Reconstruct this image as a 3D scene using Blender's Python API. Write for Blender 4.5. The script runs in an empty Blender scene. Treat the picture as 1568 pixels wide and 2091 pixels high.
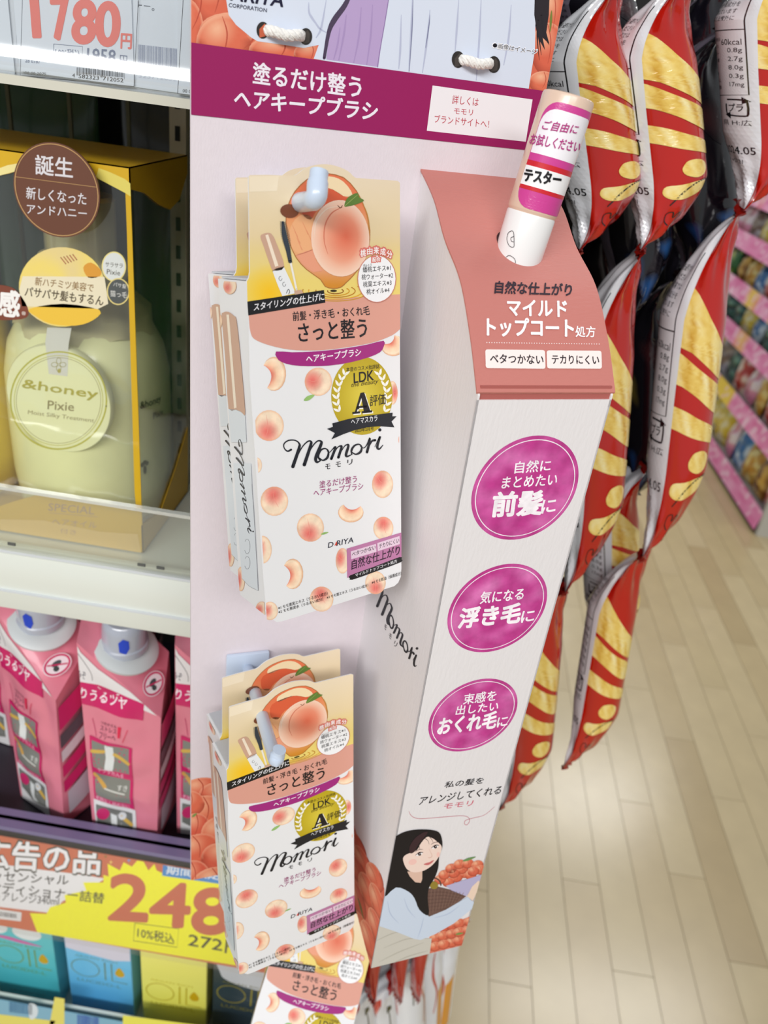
import bpy, bmesh, math, random
from mathutils import Vector, Matrix, noise
from mathutils.geometry import tessellate_polygon
random.seed(7)
sc = bpy.context.scene
# ---------------------------------------------------------------- camera
FPX = 1600.0; CX = 784.0; CY = 1045.5
CAM = Vector((0, 0, 1.4))
AX = Vector((0.98734681, 0.10579594, 0.11812494))      # camera right in the world
AY = Vector((0.15430684, -0.46930841, -0.86944754))    # camera down
AZ = Vector((-0.03654699, 0.87667374, -0.47969519))    # camera forward
cd = bpy.data.cameras.new('camera'); cam = bpy.data.objects.new('camera', cd); sc.collection.objects.link(cam)
cm = Matrix((AX, -AY, -AZ)).transposed().to_4x4(); cm.translation = CAM; cam.matrix_world = cm
cd.sensor_fit = 'VERTICAL'; cd.sensor_height = 36.0; cd.lens = FPX / 2091 * 36
cd.clip_start = 0.02; cd.clip_end = 30
cd.dof.use_dof = True; cd.dof.focus_distance = 0.300; cd.dof.aperture_fstop = 14.0
sc.camera = cam
# ---------------------------------------------------------------- light
w = bpy.data.worlds.new('store_ambient'); sc.world = w; w.use_nodes = True
w.node_tree.nodes['Background'].inputs[0].default_value = (0.93, 0.97, 1.0, 1)
w.node_tree.nodes['Background'].inputs[1].default_value = 0.38
def area(x, y, z, sx, sy, power, rot=(0, 0, 0), col=(1, 0.985, 0.96)):
    l = bpy.data.lights.new('ceiling_tube_light', 'AREA'); l.shape = 'RECTANGLE'; l.size = sx; l.size_y = sy
    l.energy = power; l.color = col
    o = bpy.data.objects.new('ceiling_tube_light', l); o.location = (x, y, z); o.rotation_euler = rot
    sc.collection.objects.link(o)
for (lx, ly, lw, pw, rx) in [(-0.9, -2.3, 2.4, 68, .75), (1.1, -2.0, 1.3, 22, .6), (0.75, 1.0, 1.3, 5, 0), (1.35, 2.5, 1.2, 28, 0), (1.6, 3.95, 1.3, 44, 0), (0.7, 5.6, 1.3, 30, 0)]:
    area(lx, ly, 2.75, lw, 0.16 if ly > 0 else 0.5, pw, (rx, 0, 0))
sc.view_settings.view_transform = 'Standard'; sc.view_settings.look = 'None'
sc.view_settings.gamma = 1.0; sc.view_settings.use_curve_mapping = False
sc.view_settings.exposure = 0.05
sc.cycles.use_denoising = True
sc.cycles.max_bounces = 8; sc.cycles.transparent_max_bounces = 16
# ---------------------------------------------------------------- helpers
def lin(c):
    r = []
    for v in c[:3]:
        v = max(0.0, min(1.0, v / 255.0)); r.append(v / 12.92 if v <= 0.04045 else ((v + 0.055) / 1.055) ** 2.4)
    return (r[0], r[1], r[2], 1.0)
def mix(a, b, t):
    t = max(0.0, min(1.0, t)); return tuple(a[i] + (b[i] - a[i]) * t for i in range(3))
def ray(px, py): return AX * ((px - CX) / FPX) + AY * ((py - CY) / FPX) + AZ
def atY(px, py, Y): r = ray(px, py); return CAM + r * (Y / r.y)
class Fr:
    """A rigid frame: origin and axes (x right, y away, z up)."""
    def __init__(s, o, R=None):
        s.o = Vector(o); s.R = R.copy() if R is not None else Matrix.Identity(3); s.Ri = s.R.transposed()
    def loc(s, px, py, ax=1, val=0.0):
        d = s.Ri @ ray(px, py); o = s.Ri @ (CAM - s.o); return o + d * ((val - o[ax]) / d[ax])
    def mat(s):
        m = s.R.to_4x4(); m.translation = s.o; return m
    def w(s, p): return s.o + s.R @ Vector(p)
    def ray(s, px, py): return s.Ri @ (CAM - s.o), (s.Ri @ ray(px, py))
def Z(ox, oy, k): return lambda x, y: (ox + x * k, oy + y * k)
zA = Z(0, 0, .25543); zB = Z(380, 0, .5102); zC = Z(1080, 0, .31122); zD = Z(0, 480, .25543); zE = Z(430, 320, .26786)
zF = Z(430, 800, .26786); zG = Z(840, 160, .33489); zH = Z(1080, 560, .31122); zI = Z(0, 980, .25543); zJ = Z(0, 1500, .30612)
zK = Z(420, 1300, .28061); zL = Z(420, 1640, .28061); zM = Z(740, 860, .33484); zN = Z(740, 1500, .28257); zO = Z(1000, 1000, .36224)
zP = Z(0, 1250, .2551); zQ = Z(380, 0, .26786); zR = Z(640, 1840, .20408); zS = Z(440, 540, .17223); zT = Z(440, 1000, .13865); zU = Z(390, 1560, .254)
MATS = {}
def mat(name, col=None, rough=0.5, metal=0.0, coat=0.0, bump=0.0, bscale=300.0, var=0.0, vscale=20.0, attr=False, emis=0.0, trans=0.0, spec=0.5, aniso=None):
    if name in MATS: return MATS[name]
    m = bpy.data.materials.new(name); m.use_nodes = True; nt = m.node_tree; b = nt.nodes['Principled BSDF']
    b.inputs['Roughness'].default_value = rough; b.inputs['Metallic'].default_value = metal; b.inputs['Coat Weight'].default_value = coat
    b.inputs['Coat Roughness'].default_value = 0.08; b.inputs['Specular IOR Level'].default_value = spec
    if trans: b.inputs['Transmission Weight'].default_value = trans
    src = None
    if attr:
        a = nt.nodes.new('ShaderNodeAttribute'); a.attribute_name = 'Col'; src = a.outputs['Color']
    else: b.inputs['Base Color'].default_value = lin(col)
    tc = nt.nodes.new('ShaderNodeTexCoord')
    if var:
        n = nt.nodes.new('ShaderNodeTexNoise'); n.inputs['Scale'].default_value = vscale; n.inputs['Detail'].default_value = 4
        nt.links.new(tc.outputs['Object'], n.inputs['Vector'])
        mr = nt.nodes.new('ShaderNodeMapRange'); mr.inputs['From Min'].default_value = 0.3; mr.inputs['From Max'].default_value = 0.7
        mr.inputs['To Min'].default_value = 1 - var; mr.inputs['To Max'].default_value = 1 + var
        nt.links.new(n.outputs['Fac'], mr.inputs['Value'])
        mx = nt.nodes.new('ShaderNodeVectorMath'); mx.operation = 'SCALE'
        if src is not None: nt.links.new(src, mx.inputs[0])
        else: mx.inputs[0].default_value = lin(col)[:3]
        nt.links.new(mr.outputs['Result'], mx.inputs['Scale']); src = mx.outputs['Vector']
    if src is not None: nt.links.new(src, b.inputs['Base Color'])
    if bump:
        n = nt.nodes.new('ShaderNodeTexNoise'); n.inputs['Scale'].default_value = bscale; n.inputs['Detail'].default_value = 3
        if aniso:
            mp = nt.nodes.new('ShaderNodeMapping'); mp.inputs['Scale'].default_value = aniso
            nt.links.new(tc.outputs['Object'], mp.inputs['Vector']); nt.links.new(mp.outputs['Vector'], n.inputs['Vector'])
        else: nt.links.new(tc.outputs['Object'], n.inputs['Vector'])
        bp = nt.nodes.new('ShaderNodeBump'); bp.inputs['Strength'].default_value = bump; bp.inputs['Distance'].default_value = 0.001
        nt.links.new(n.outputs['Fac'], bp.inputs['Height']); nt.links.new(bp.outputs['Normal'], b.inputs['Normal'])
    if emis:
        b.inputs['Emission Color'].default_value = lin(col); b.inputs['Emission Strength'].default_value = emis
    MATS[name] = m; return m
def clear(name, tint=(255, 255, 255), gloss=0.12, rough=0.03, haze=0.0, hazecol=(230, 235, 240), bump=0.0, bscale=30):
    if name in MATS: return MATS[name]
    m = bpy.data.materials.new(name); m.use_nodes = True; nt = m.node_tree
    nt.nodes.remove(nt.nodes['Principled BSDF']); out = nt.nodes['Material Output']
    t = nt.nodes.new('ShaderNodeBsdfTransparent'); t.inputs[0].default_value = lin(tint)
    g = nt.nodes.new('ShaderNodeBsdfGlossy'); g.inputs['Roughness'].default_value = rough
    lw = nt.nodes.new('ShaderNodeLayerWeight'); lw.inputs['Blend'].default_value = 0.5
    fr = nt.nodes.new('ShaderNodeMath'); fr.operation = 'POWER'; fr.inputs[1].default_value = 4.0; nt.links.new(lw.outputs['Facing'], fr.inputs[0])
    ad = nt.nodes.new('ShaderNodeMath'); ad.operation = 'ADD'; ad.inputs[1].default_value = gloss; ad.use_clamp = True
    nt.links.new(fr.outputs[0], ad.inputs[0])
    m1 = nt.nodes.new('ShaderNodeMixShader'); nt.links.new(ad.outputs[0], m1.inputs[0])
    last = t.outputs[0]
    if haze:
        d = nt.nodes.new('ShaderNodeBsdfDiffuse'); d.inputs[0].default_value = lin(hazecol)
        m2 = nt.nodes.new('ShaderNodeMixShader'); m2.inputs[0].default_value = haze
        nt.links.new(t.outputs[0], m2.inputs[1]); nt.links.new(d.outputs[0], m2.inputs[2]); last = m2.outputs[0]
    nt.links.new(last, m1.inputs[1]); nt.links.new(g.outputs[0], m1.inputs[2]); nt.links.new(m1.outputs[0], out.inputs[0])
    if bump:
        tc = nt.nodes.new('ShaderNodeTexCoord'); n = nt.nodes.new('ShaderNodeTexNoise'); n.inputs['Scale'].default_value = bscale
        nt.links.new(tc.outputs['Object'], n.inputs['Vector'])
        bp = nt.nodes.new('ShaderNodeBump'); bp.inputs['Strength'].default_value = bump; bp.inputs['Distance'].default_value = 0.004
        nt.links.new(n.outputs['Fac'], bp.inputs['Height']); nt.links.new(bp.outputs['Normal'], g.inputs['Normal'])
    MATS[name] = m; return m
PRINT = mat('printed_ink_matte', attr=True, rough=0.55, spec=0.3)
PRINTG = mat('printed_ink_gloss', attr=True, rough=0.3, coat=0.25)
PRINTW = mat('printed_ink_watercolour', attr=True, rough=0.5, var=0.12, vscale=260, spec=0.35)
FILM = mat('printed_glossy_film', attr=True, rough=0.16, coat=0.7, bump=0.25, bscale=55)
def tag(o, label=None, cat=None, group=None, kind=None):
    if label: o['label'] = label
    if cat: o['category'] = cat
    if group: o['group'] = group
    if kind: o['kind'] = kind
    return o
def thing(name, label, cat, fr=None, group=None, kind=None):
    o = bpy.data.objects.new(name, None); sc.collection.objects.link(o); o.empty_display_size = 0.02
    if fr is not None: o.matrix_world = fr.mat()
    return tag(o, label, cat, group, kind)
def mk(name, V, F, m, parent=None, cols=None, smooth=False, fr=None):
    me = bpy.data.meshes.new(name); me.from_pydata([tuple(v) for v in V], [], F); me.update()
    if cols is not None:
        a = me.attributes.new('Col', 'FLOAT_COLOR', 'POINT'); flat = []
        for c in cols: flat.extend(c)
        a.data.foreach_set('color', flat)
    if smooth: me.polygons.foreach_set('use_smooth', [True] * len(me.polygons))
    me.materials.append(m)
    o = bpy.data.objects.new(name, me); sc.collection.objects.link(o)
    if parent is not None: o.parent = parent
    if fr is not None: o.matrix_world = fr.mat()
    return o
def dup(root, mw=None, parent=None):
    c = root.copy(); sc.collection.objects.link(c)
    if parent is not None: c.parent = parent
    if mw is not None: c.matrix_world = mw
    for ch in list(root.children): dup(ch, None, c)
    return c
class MB:
    """collects solids into one mesh"""
    def __init__(s): s.V = []; s.F = []
    def add(s, V, F):
        n = len(s.V); s.V += [tuple(v) for v in V]; s.F += [tuple(i + n for i in f) for f in F]; return s
    def box(s, x0, x1, y0, y1, z0, z1):
        return s.add([(x0, y0, z0), (x1, y0, z0), (x1, y1, z0), (x0, y1, z0), (x0, y0, z1), (x1, y0, z1), (x1, y1, z1), (x0, y1, z1)],
                     [(0, 3, 2, 1), (4, 5, 6, 7), (0, 1, 5, 4), (1, 2, 6, 5), (2, 3, 7, 6), (3, 0, 4, 7)])
    def rings(s, R, cap=True):
        n = len(R[0]); V = [p for r in R for p in r]; F = []
        for i in range(len(R) - 1):
            for j in range(n):
                k = (j + 1) % n; F.append((i * n + j, i * n + k, (i + 1) * n + k, (i + 1) * n + j))
        if cap: F.append(tuple(range(n - 1, -1, -1))); F.append(tuple((len(R) - 1) * n + j for j in range(n)))
        return s.add(V, F)
    def tube(s, pts, rad, n=12, cap=True):
        pts = [Vector(p) for p in pts]; rs = rad if isinstance(rad, (list, tuple)) else [rad] * len(pts); R = []
        up = None
        for i, p in enumerate(pts):
            t = (pts[min(i + 1, len(pts) - 1)] - pts[max(i - 1, 0)]).normalized()
            if up is None: up = Vector((0, 0, 1)) if abs(t.z) < 0.9 else Vector((1, 0, 0))
            a = t.cross(up).normalized(); b = a.cross(t).normalized(); up = b
            R.append([p + (a * math.cos(2 * math.pi * k / n) + b * math.sin(2 * math.pi * k / n)) * rs[i] for k in range(n)])
        return s.rings(R, cap)
    def lathe(s, prof, n=32, c=(0, 0), cap=True):
        return s.rings([[(c[0] + r * math.cos(2 * math.pi * k / n), c[1] + r * math.sin(2 * math.pi * k / n), z) for k in range(n)] for r, z in prof], cap)
    def prism(s, loops, fn, t):
        """extrude 2-D outline (list of loops, holes after the first) between fn(u,v,0) and fn(u,v,t)"""
        L = [[Vector((p[0], p[1], 0)) for p in l] for l in loops]
        tri = tessellate_polygon(L); flat = [p for l in loops for p in l]; n = len(flat)
        V = [fn(u, v, 0) for u, v in flat] + [fn(u, v, t) for u, v in flat]
        F = [tuple(f) for f in tri] + [tuple(i + n for i in reversed(f)) for f in tri]
        o = 0
        for l in loops:
            m = len(l)
            for i in range(m): a = o + i; b = o + (i + 1) % m; F.append((a, b, b + n, a + n))
            o += m
        return s.add(V, F)
    def build(s, name, m, parent=None, smooth=False, fr=None, bevel=0, fix=True):
        o = mk(name, s.V, s.F, m, parent, None, smooth, fr)
        bm = bmesh.new(); bm.from_mesh(o.data)
        if bevel:
            bmesh.ops.remove_doubles(bm, verts=bm.verts, dist=1e-6)
            bmesh.ops.bevel(bm, geom=[e for e in bm.edges if e.is_manifold and e.calc_face_angle(0) > 0.5], offset=bevel, segments=2, affect='EDGES', profile=0.6)
        if fix: bmesh.ops.recalc_face_normals(bm, faces=bm.faces)
        bm.to_mesh(o.data); bm.free()
        if smooth: o.data.set_sharp_from_angle(angle=0.7)
        return o
def cat(pts, n=6, closed=False):
    """Catmull-Rom"""
    P = [tuple(p) for p in pts]; out = []; m = len(P)
    if m < 3 and not closed: return P
    for i in range(m if closed else m - 1):
        g = lambda k: P[k % m] if closed else P[max(0, min(m - 1, k))]
        a, b, c, d = g(i - 1), g(i), g(i + 1), g(i + 2)
        for j in range(n):
            t = j / n
            out.append(tuple(0.5 * ((2 * b[q]) + (-a[q] + c[q]) * t + (2 * a[q] - 5 * b[q] + 4 * c[q] - d[q]) * t * t + (-a[q] + 3 * b[q] - 3 * c[q] + d[q]) * t ** 3) for q in range(len(b))))
    if not closed: out.append(P[-1])
    return out
_GC = {}
def glyph(s, bold=0.0):
    k = (s, bold)
    if k not in _GC:
        c = bpy.data.curves.new('t', 'FONT'); c.body = s; c.resolution_u = 6 if len(s) <= 3 else 2; c.offset = bold
        o = bpy.data.objects.new('t', c); me = o.to_mesh()
        vs = [(v.co.x, v.co.y) for v in me.vertices]; fs = [tuple(p.vertices) for p in me.polygons]
        o.to_mesh_clear(); bpy.data.objects.remove(o); bpy.data.curves.remove(c)
        x0 = min(v[0] for v in vs); x1 = max(v[0] for v in vs); y0 = min(v[1] for v in vs); y1 = max(v[1] for v in vs)
        _GC[k] = ([((v[0] - x0) / (x1 - x0), (v[1] - y0) / max(1e-6, y1 - y0)) for v in vs], fs)
    return _GC[k]
STEP = 0.00003
class Art:
    """flat print lying on a surface; everything ends up in one thin mesh with ink colours"""
    def __init__(s, cv, surf=None, maxlen=None, clip=None, base=0.00008):
        s.cv = cv; s.surf = surf or (lambda u, v, h: (u, -h, v)); s.ml = maxlen; s.clip = clip; s.base = base
        s.V = []; s.F = []; s.C = []; s.nk = 0
    def _emit(s, P, C, layer):
        # P list of (u,v), C list of colours: convex polygon
        if s.clip:
            n = len(s.clip)
            for i in range(n):
                ax, ay = s.clip[i]; bx, by = s.clip[(i + 1) % n]; Q = []; D = []
                f = lambda p: (bx - ax) * (p[1] - ay) - (by - ay) * (p[0] - ax)
                for j in range(len(P)):
                    p, q = P[j], P[(j + 1) % len(P)]; fp, fq = f(p), f(q)
                    if fp >= 0: Q.append(p); D.append(C[j])
                    if (fp >= 0) != (fq >= 0):
                        t = fp / (fp - fq); Q.append((p[0] + (q[0] - p[0]) * t, p[1] + (q[1] - p[1]) * t)); D.append(tuple(C[j][k] + (C[(j + 1) % len(P)][k] - C[j][k]) * t for k in range(4)))
                P, C = Q, D
                if len(P) < 3: return
        if s.ml:
            for k in range(1, len(P) - 1): s._sub([P[0], P[k], P[k + 1]], [C[0], C[k], C[k + 1]], layer, 0)
            return
        s._put(P, C, layer)
    def _sub(s, P, C, layer, d):
        L = [(P[i][0] - P[(i + 1) % 3][0]) ** 2 + (P[i][1] - P[(i + 1) % 3][1]) ** 2 for i in range(3)]; m = max(L)
        if m <= s.ml ** 2 or d > 14: return s._put(P, C, layer)
        i = L.index(m); j = (i + 1) % 3; k = (i + 2) % 3
        mp = ((P[i][0] + P[j][0]) / 2, (P[i][1] + P[j][1]) / 2); mc = tuple((C[i][q] + C[j][q]) / 2 for q in range(4))
        s._sub([P[i], mp, P[k]], [C[i], mc, C[k]], layer, d + 1); s._sub([mp, P[j], P[k]], [mc, C[j], C[k]], layer, d + 1)
    def _put(s, P, C, layer):
        n = len(s.V); h = s.base + STEP * layer
        for p, c in zip(P, C): s.V.append(s.surf(p[0], p[1], h)); s.C.append(c)
        s.F.append(tuple(range(n, n + len(P))))
    def poly(s, pts, col, layer=0, grid=None):
        if callable(col):
            # triangulate then split until the gradient is smooth
            V = [Vector((p[0], p[1], 0)) for p in pts]; g = grid or 40
            def rec(T, d):
                L = [(T[i][0] - T[(i + 1) % 3][0]) ** 2 + (T[i][1] - T[(i + 1) % 3][1]) ** 2 for i in range(3)]; m = max(L)
                if m <= g * g or d > 12:
                    s._emit([s.cv(*p) for p in T], [lin(col(*p)) for p in T], layer); return
                i = L.index(m); j = (i + 1) % 3; k = (i + 2) % 3; mp = ((T[i][0] + T[j][0]) / 2, (T[i][1] + T[j][1]) / 2)
                rec([T[i], mp, T[k]], d + 1); rec([mp, T[j], T[k]], d + 1)
            for t in tessellate_polygon([V]): rec([tuple(pts[i]) for i in t], 0)
            return s
        c = lin(col); Q = [s.cv(*p) for p in pts]
        for t in tessellate_polygon([[Vector((q[0], q[1], 0)) for q in Q]]): s._orient([Q[i] for i in t], [c] * 3, layer)
        return s
    def _orient(s, P, C, layer): s._emit(P, C, layer)
    def disc(s, cx, cy, rx, ry, col, layer=0, rot=0.0, rings=1, n=28, a0=0.0, a1=2 * math.pi, shape=None):
        s.nk += 1; layer = layer + (s.nk % 24) * .035
        f = col if callable(col) else (lambda r, a: col); full = abs(a1 - a0 - 2 * math.pi) < 1e-6
        cr, sr = math.cos(rot), math.sin(rot)
        def pt(r, a):
            k = shape(a) if shape else 1.0
            x = rx * r * k * math.cos(a); y = ry * r * k * math.sin(a); return s.cv(cx + x * cr - y * sr, cy + x * sr + y * cr)
        for i in range(rings):
            r0 = i / rings; r1 = (i + 1) / rings
            for j in range(n):
                p = a0 + (a1 - a0) * j / n; q = a0 + (a1 - a0) * (j + 1) / n
                if i == 0: s._emit([pt(0, p), pt(r1, p), pt(r1, q)], [lin(f(0, p)), lin(f(r1, p)), lin(f(r1, q))], layer)
                else: s._emit([pt(r0, p), pt(r1, p), pt(r1, q), pt(r0, q)], [lin(f(r0, p)), lin(f(r1, p)), lin(f(r1, q)), lin(f(r0, q))], layer)
        return s
    def ring(s, cx, cy, rx, ry, wd, col, layer=0, rot=0.0, n=48, a0=0.0, a1=2 * math.pi):
        pts = []
        for i in range(n + 1):
            a = a0 + (a1 - a0) * i / n; x = rx * math.cos(a); y = ry * math.sin(a)
            pts.append((cx + x * math.cos(rot) - y * math.sin(rot), cy + x * math.sin(rot) + y * math.cos(rot)))
        return s.stroke(pts, wd, col, layer, 1)
    def stroke(s, pts, wd, col, layer=0, sm=6, cap=True):
        s.nk += 1; layer = layer + (s.nk % 6) * .14
        W = wd if isinstance(wd, (list, tuple)) else [wd] * len(pts)
        Q = cat([(p[0], p[1], w_) for p, w_ in zip(pts, W)], sm) if sm > 1 else [(p[0], p[1], w_) for p, w_ in zip(pts, W)]
        L = []; c = lin(col)
        for i, q in enumerate(Q):
            a = Q[max(0, i - 1)]; b = Q[min(len(Q) - 1, i + 1)]; dx, dy = b[0] - a[0], b[1] - a[1]; m = math.hypot(dx, dy) or 1
            nx, ny = -dy / m * q[2] / 2, dx / m * q[2] / 2; L.append(((q[0] + nx, q[1] + ny), (q[0] - nx, q[1] - ny)))
        for i in range(len(L) - 1):
            s._emit([s.cv(*L[i][0]), s.cv(*L[i + 1][0]), s.cv(*L[i + 1][1]), s.cv(*L[i][1])], [c] * 4, layer)
        if cap:
            for q in (Q[0], Q[-1]):
                if q[2] > 3 or wd is not None: s._emit([s.cv(q[0] + q[2] / 2 * math.cos(k * math.pi / 4), q[1] + q[2] / 2 * math.sin(k * math.pi / 4)) for k in range(8)], [c] * 8, layer)
        return s
    def text(s, t, bl, br, tl, col, layer=3, bold=0.0, tr=None):
        V, F = glyph(t); c = lin(col); tr = tr or (br[0] + tl[0] - bl[0], br[1] + tl[1] - bl[1])
        hh = math.hypot(tl[0] - bl[0], tl[1] - bl[1]); b_ = (bold + .006) * hh * .8
        sh = [(0, 0)] if hh * 1 <= 0 else [(b_ * math.cos(k * math.pi / 4), b_ * math.sin(k * math.pi / 4)) for k in (range(8) if bold >= .03 else (1, 3, 5, 7))]
        if bold >= .045: sh = [(b_ * math.cos(k * math.pi / 8), b_ * math.sin(k * math.pi / 8)) for k in range(16)] + [(0, 0)]
        for ki, (ox, oy) in enumerate(sh):
            Q = []
            for a, b in V:
                x = (1 - b) * ((1 - a) * bl[0] + a * br[0]) + b * ((1 - a) * tl[0] + a * tr[0]); y = (1 - b) * ((1 - a) * bl[1] + a * br[1]) + b * ((1 - a) * tl[1] + a * tr[1])
                Q.append(s.cv(x + ox, y + oy))
            for f in F: s._emit([Q[i] for i in f], [c] * len(f), layer + ki * (.13 if bold < .045 else .06))
        return s
    def th(s, t, x0, y0, x1, y1, h, col, layer=3, bold=0.0, lean=0.0):
        """text by its baseline and height; up is square to the baseline plus lean"""
        dx, dy = x1 - x0, y1 - y0; m = math.hypot(dx, dy); ux, uy = dy / m, -dx / m
        return s.text(t, (x0, y0), (x1, y1), (x0 + ux * h + dx / m * lean * h, y0 + uy * h + dy / m * lean * h), col, layer, bold)
    def build(s, name, parent, m=None):
        if s.clip: pass
        return mk(name, s.V, s.F, m or PRINT, parent, s.C)
def cw(clip):
    """make a convex outline run counter-clockwise so that its inside is kept"""
    A = sum(clip[i][0] * clip[(i + 1) % len(clip)][1] - clip[(i + 1) % len(clip)][0] * clip[i][1] for i in range(len(clip)))
    return clip if A > 0 else clip[::-1]
CREAM = (248, 224, 196); BLUSH = (228, 112, 104); CORAL = (226, 110, 82)
def peach(A, cx, cy, rx, ry, ang=-2.0, layer=1, red=BLUSH, base=CREAM, rot=0.0, strong=1.0):
    """watercolour peach: cream with a blush toward angle ang"""
    def f(r, a):
        x = r * math.cos(a); y = r * math.sin(a); d = math.hypot(x - 0.45 * math.cos(ang), y - 0.45 * math.sin(ang))
        c = mix(base, (244, 190, 165), 1.0 - d); c = mix(c, red, (0.85 - d) * 1.3 * strong)
        return mix(c, (232, 170, 130), (r - 0.93) * 8) if r > 0.93 else c
    A.disc(cx, cy, rx, ry, f, layer, rot, rings=6, n=22)
    A.stroke([(cx + rx * .35 * math.cos(ang + 2.2), cy + ry * .85 * math.sin(ang + 2.2)), (cx + rx * .25 * math.cos(ang), cy + ry * .2 * math.sin(ang)), (cx + rx * .8 * math.cos(ang), cy + ry * .8 * math.sin(ang))], [1, 4, 1], mix(red, base, .35), layer + 1, 4, False)
def slice_(A, cx, cy, rx, ry, ang, layer=1, bite=0.55):
    """peach wedge, its hollow facing angle ang"""
    n = 14; P = []; Q = []
    for i in range(n + 1):
        a = ang + 0.75 + (2 * math.pi - 1.5) * i / n; P.append((cx + rx * math.cos(a), cy + ry * math.sin(a)))
        b = ang + 2.1 - 4.2 * (i / n) + 0 * a; t = -1 + 2 * i / n
        # hollow edge between the two horns
        h0 = (cx + rx * math.cos(ang + .75), cy + ry * math.sin(ang + .75)); h1 = (cx + rx * math.cos(ang - .75), cy + ry * math.sin(ang - .75))
        m = (h0[0] + (h1[0] - h0[0]) * i / n, h0[1] + (h1[1] - h0[1]) * i / n); k = (1 - t * t) * bite
        Q.append((m[0] - k * rx * math.cos(ang), m[1] - k * ry * math.sin(ang)))
    for i in range(n):
        K = 5
        for j in range(K):
            g = lambda q, e: (Q[q][0] + (P[q][0] - Q[q][0]) * e, Q[q][1] + (P[q][1] - Q[q][1]) * e)
            e0, e1 = j / K, (j + 1) / K
            cf = lambda e, q: mix(mix((226, 108, 92), (250, 205, 170), e * 2.6 + abs(q / n - .5)), (252, 234, 206), e * 1.6 - .5) if e < .95 else (226, 170, 130)
            A._emit([A.cv(*g(i, e0)), A.cv(*g(i, e1)), A.cv(*g(i + 1, e1)), A.cv(*g(i + 1, e0))], [lin(cf(e0, i)), lin(cf(e1, i)), lin(cf(e1, i + 1)), lin(cf(e0, i + 1))], layer)
def leaf(A, x0, y0, x1, y1, wd, col=(150, 190, 110), layer=2):
    dx, dy = x1 - x0, y1 - y0; m = math.hypot(dx, dy); nx, ny = -dy / m * wd / 2, dx / m * wd / 2
    A.poly(cat([(x0, y0), (x0 + dx * .4 + nx, y0 + dy * .4 + ny), (x1, y1), (x0 + dx * .45 - nx, y0 + dy * .45 - ny)], 3, True), col, layer)
def fruit(A, cx, cy, rx, ry, rot=0.0, layer=1, hue=0.0):
    """photo-like ripe peach for the fruit piles"""
    b0 = mix((222, 112, 82), (206, 78, 62), hue); hi = mix((246, 196, 160), (244, 176, 140), hue)
    def f(r, a):
        x = r * math.cos(a); y = r * math.sin(a); c = mix(b0, hi, 0.9 - 1.15 * math.hypot(x + .25, y + .5)); c = mix(c, mix(b0, (130, 44, 30), .7), (r - .62) * 1.8 if y > -.1 else 0)
        return mix(c, (248, 204, 172), (r - .86) * 3.5) if y < 0 else c
    A.disc(cx, cy, rx, ry, f, layer, rot, rings=7, n=26)
    c, s_ = math.cos(rot), math.sin(rot)
    pts = [(-.05, -.95), (.12, -.4), (.08, .1), (-.05, .5)]
    A.stroke([(cx + rx * x * c - ry * y * s_, cy + rx * x * s_ + ry * y * c) for x, y in pts], [2, rx * .05, rx * .04, 1], mix(b0, (140, 40, 30), .4), layer + 1, 4, False)
def momori(A, a, b, c, col=(22, 24, 34), layer=4, k=1.0):
    """hand-lettered logo strokes; three image points place it"""
    s0, s1, s2 = (625, 570), (1290, 430), (1288, 290)
    m = Matrix(((s1[0] - s0[0], s2[0] - s0[0]), (s1[1] - s0[1], s2[1] - s0[1]))).inverted()
    def T(p):
        q = m @ Vector((p[0] - s0[0], p[1] - s0[1])); return (a[0] + (b[0] - a[0]) * q.x + (c[0] - a[0]) * q.y, a[1] + (b[1] - a[1]) * q.x + (c[1] - a[1]) * q.y)
    sc_ = math.hypot(b[0] - a[0], b[1] - a[1]) / 680.0 * k
    S = [([(612, 440), (585, 452), (560, 430), (558, 396), (590, 371), (640, 369), (672, 392), (672, 430), (625, 570)], [15, 12, 8, 9, 10, 9, 12, 22, 26]),
         ([(640, 535), (690, 430), (735, 380), (762, 378), (760, 410), (712, 556)], [5, 8, 10, 14, 22, 26]),
         ([(722, 520), (765, 430), (808, 378), (838, 376), (840, 400), (800, 500), (808, 535), (835, 525)], [5, 8, 10, 14, 22, 24, 18, 6]),
         ([(835, 525), (818, 490), (838, 445), (872, 432), (896, 455), (888, 500), (855, 522), (828, 505)], [8, 16, 14, 10, 12, 18, 12, 8]),
         ([(885, 450), (905, 460), (925, 440), (945, 420), (948, 432), (918, 510)], [5, 6, 7, 12, 18, 20]),
         ([(932, 480), (965, 425), (990, 412), (995, 425), (972, 500)], [5, 7, 12, 18, 20]),
         ([(985, 470), (1018, 415), (1042, 402), (1048, 415), (1030, 478), (1040, 492), (1072, 478)], [5, 7, 12, 18, 20, 14, 6]),
         ([(1075, 478), (1072, 445), (1095, 410), (1130, 400), (1150, 422), (1140, 458), (1105, 476), (1078, 462)], [8, 16, 14, 10, 12, 18, 12, 8]),
         ([(1140, 415), (1165, 428), (1188, 405), (1212, 352), (1205, 400), (1190, 460)], [5, 6, 8, 12, 18, 20]),
         ([(1200, 430), (1225, 378), (1252, 368)], [6, 14, 18]),
         ([(1250, 420), (1268, 380), (1290, 340), (1272, 400), (1270, 428), (1285, 435), (1312, 405)], [4, 6, 14, 18, 18, 12, 5])]
    for p, wd in S: A.stroke([T(q) for q in p], [x * sc_ for x in wd], col, layer, 5)
    A.disc(*T((1288, 290)), 12 * sc_, 12 * sc_, col, layer)
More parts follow.
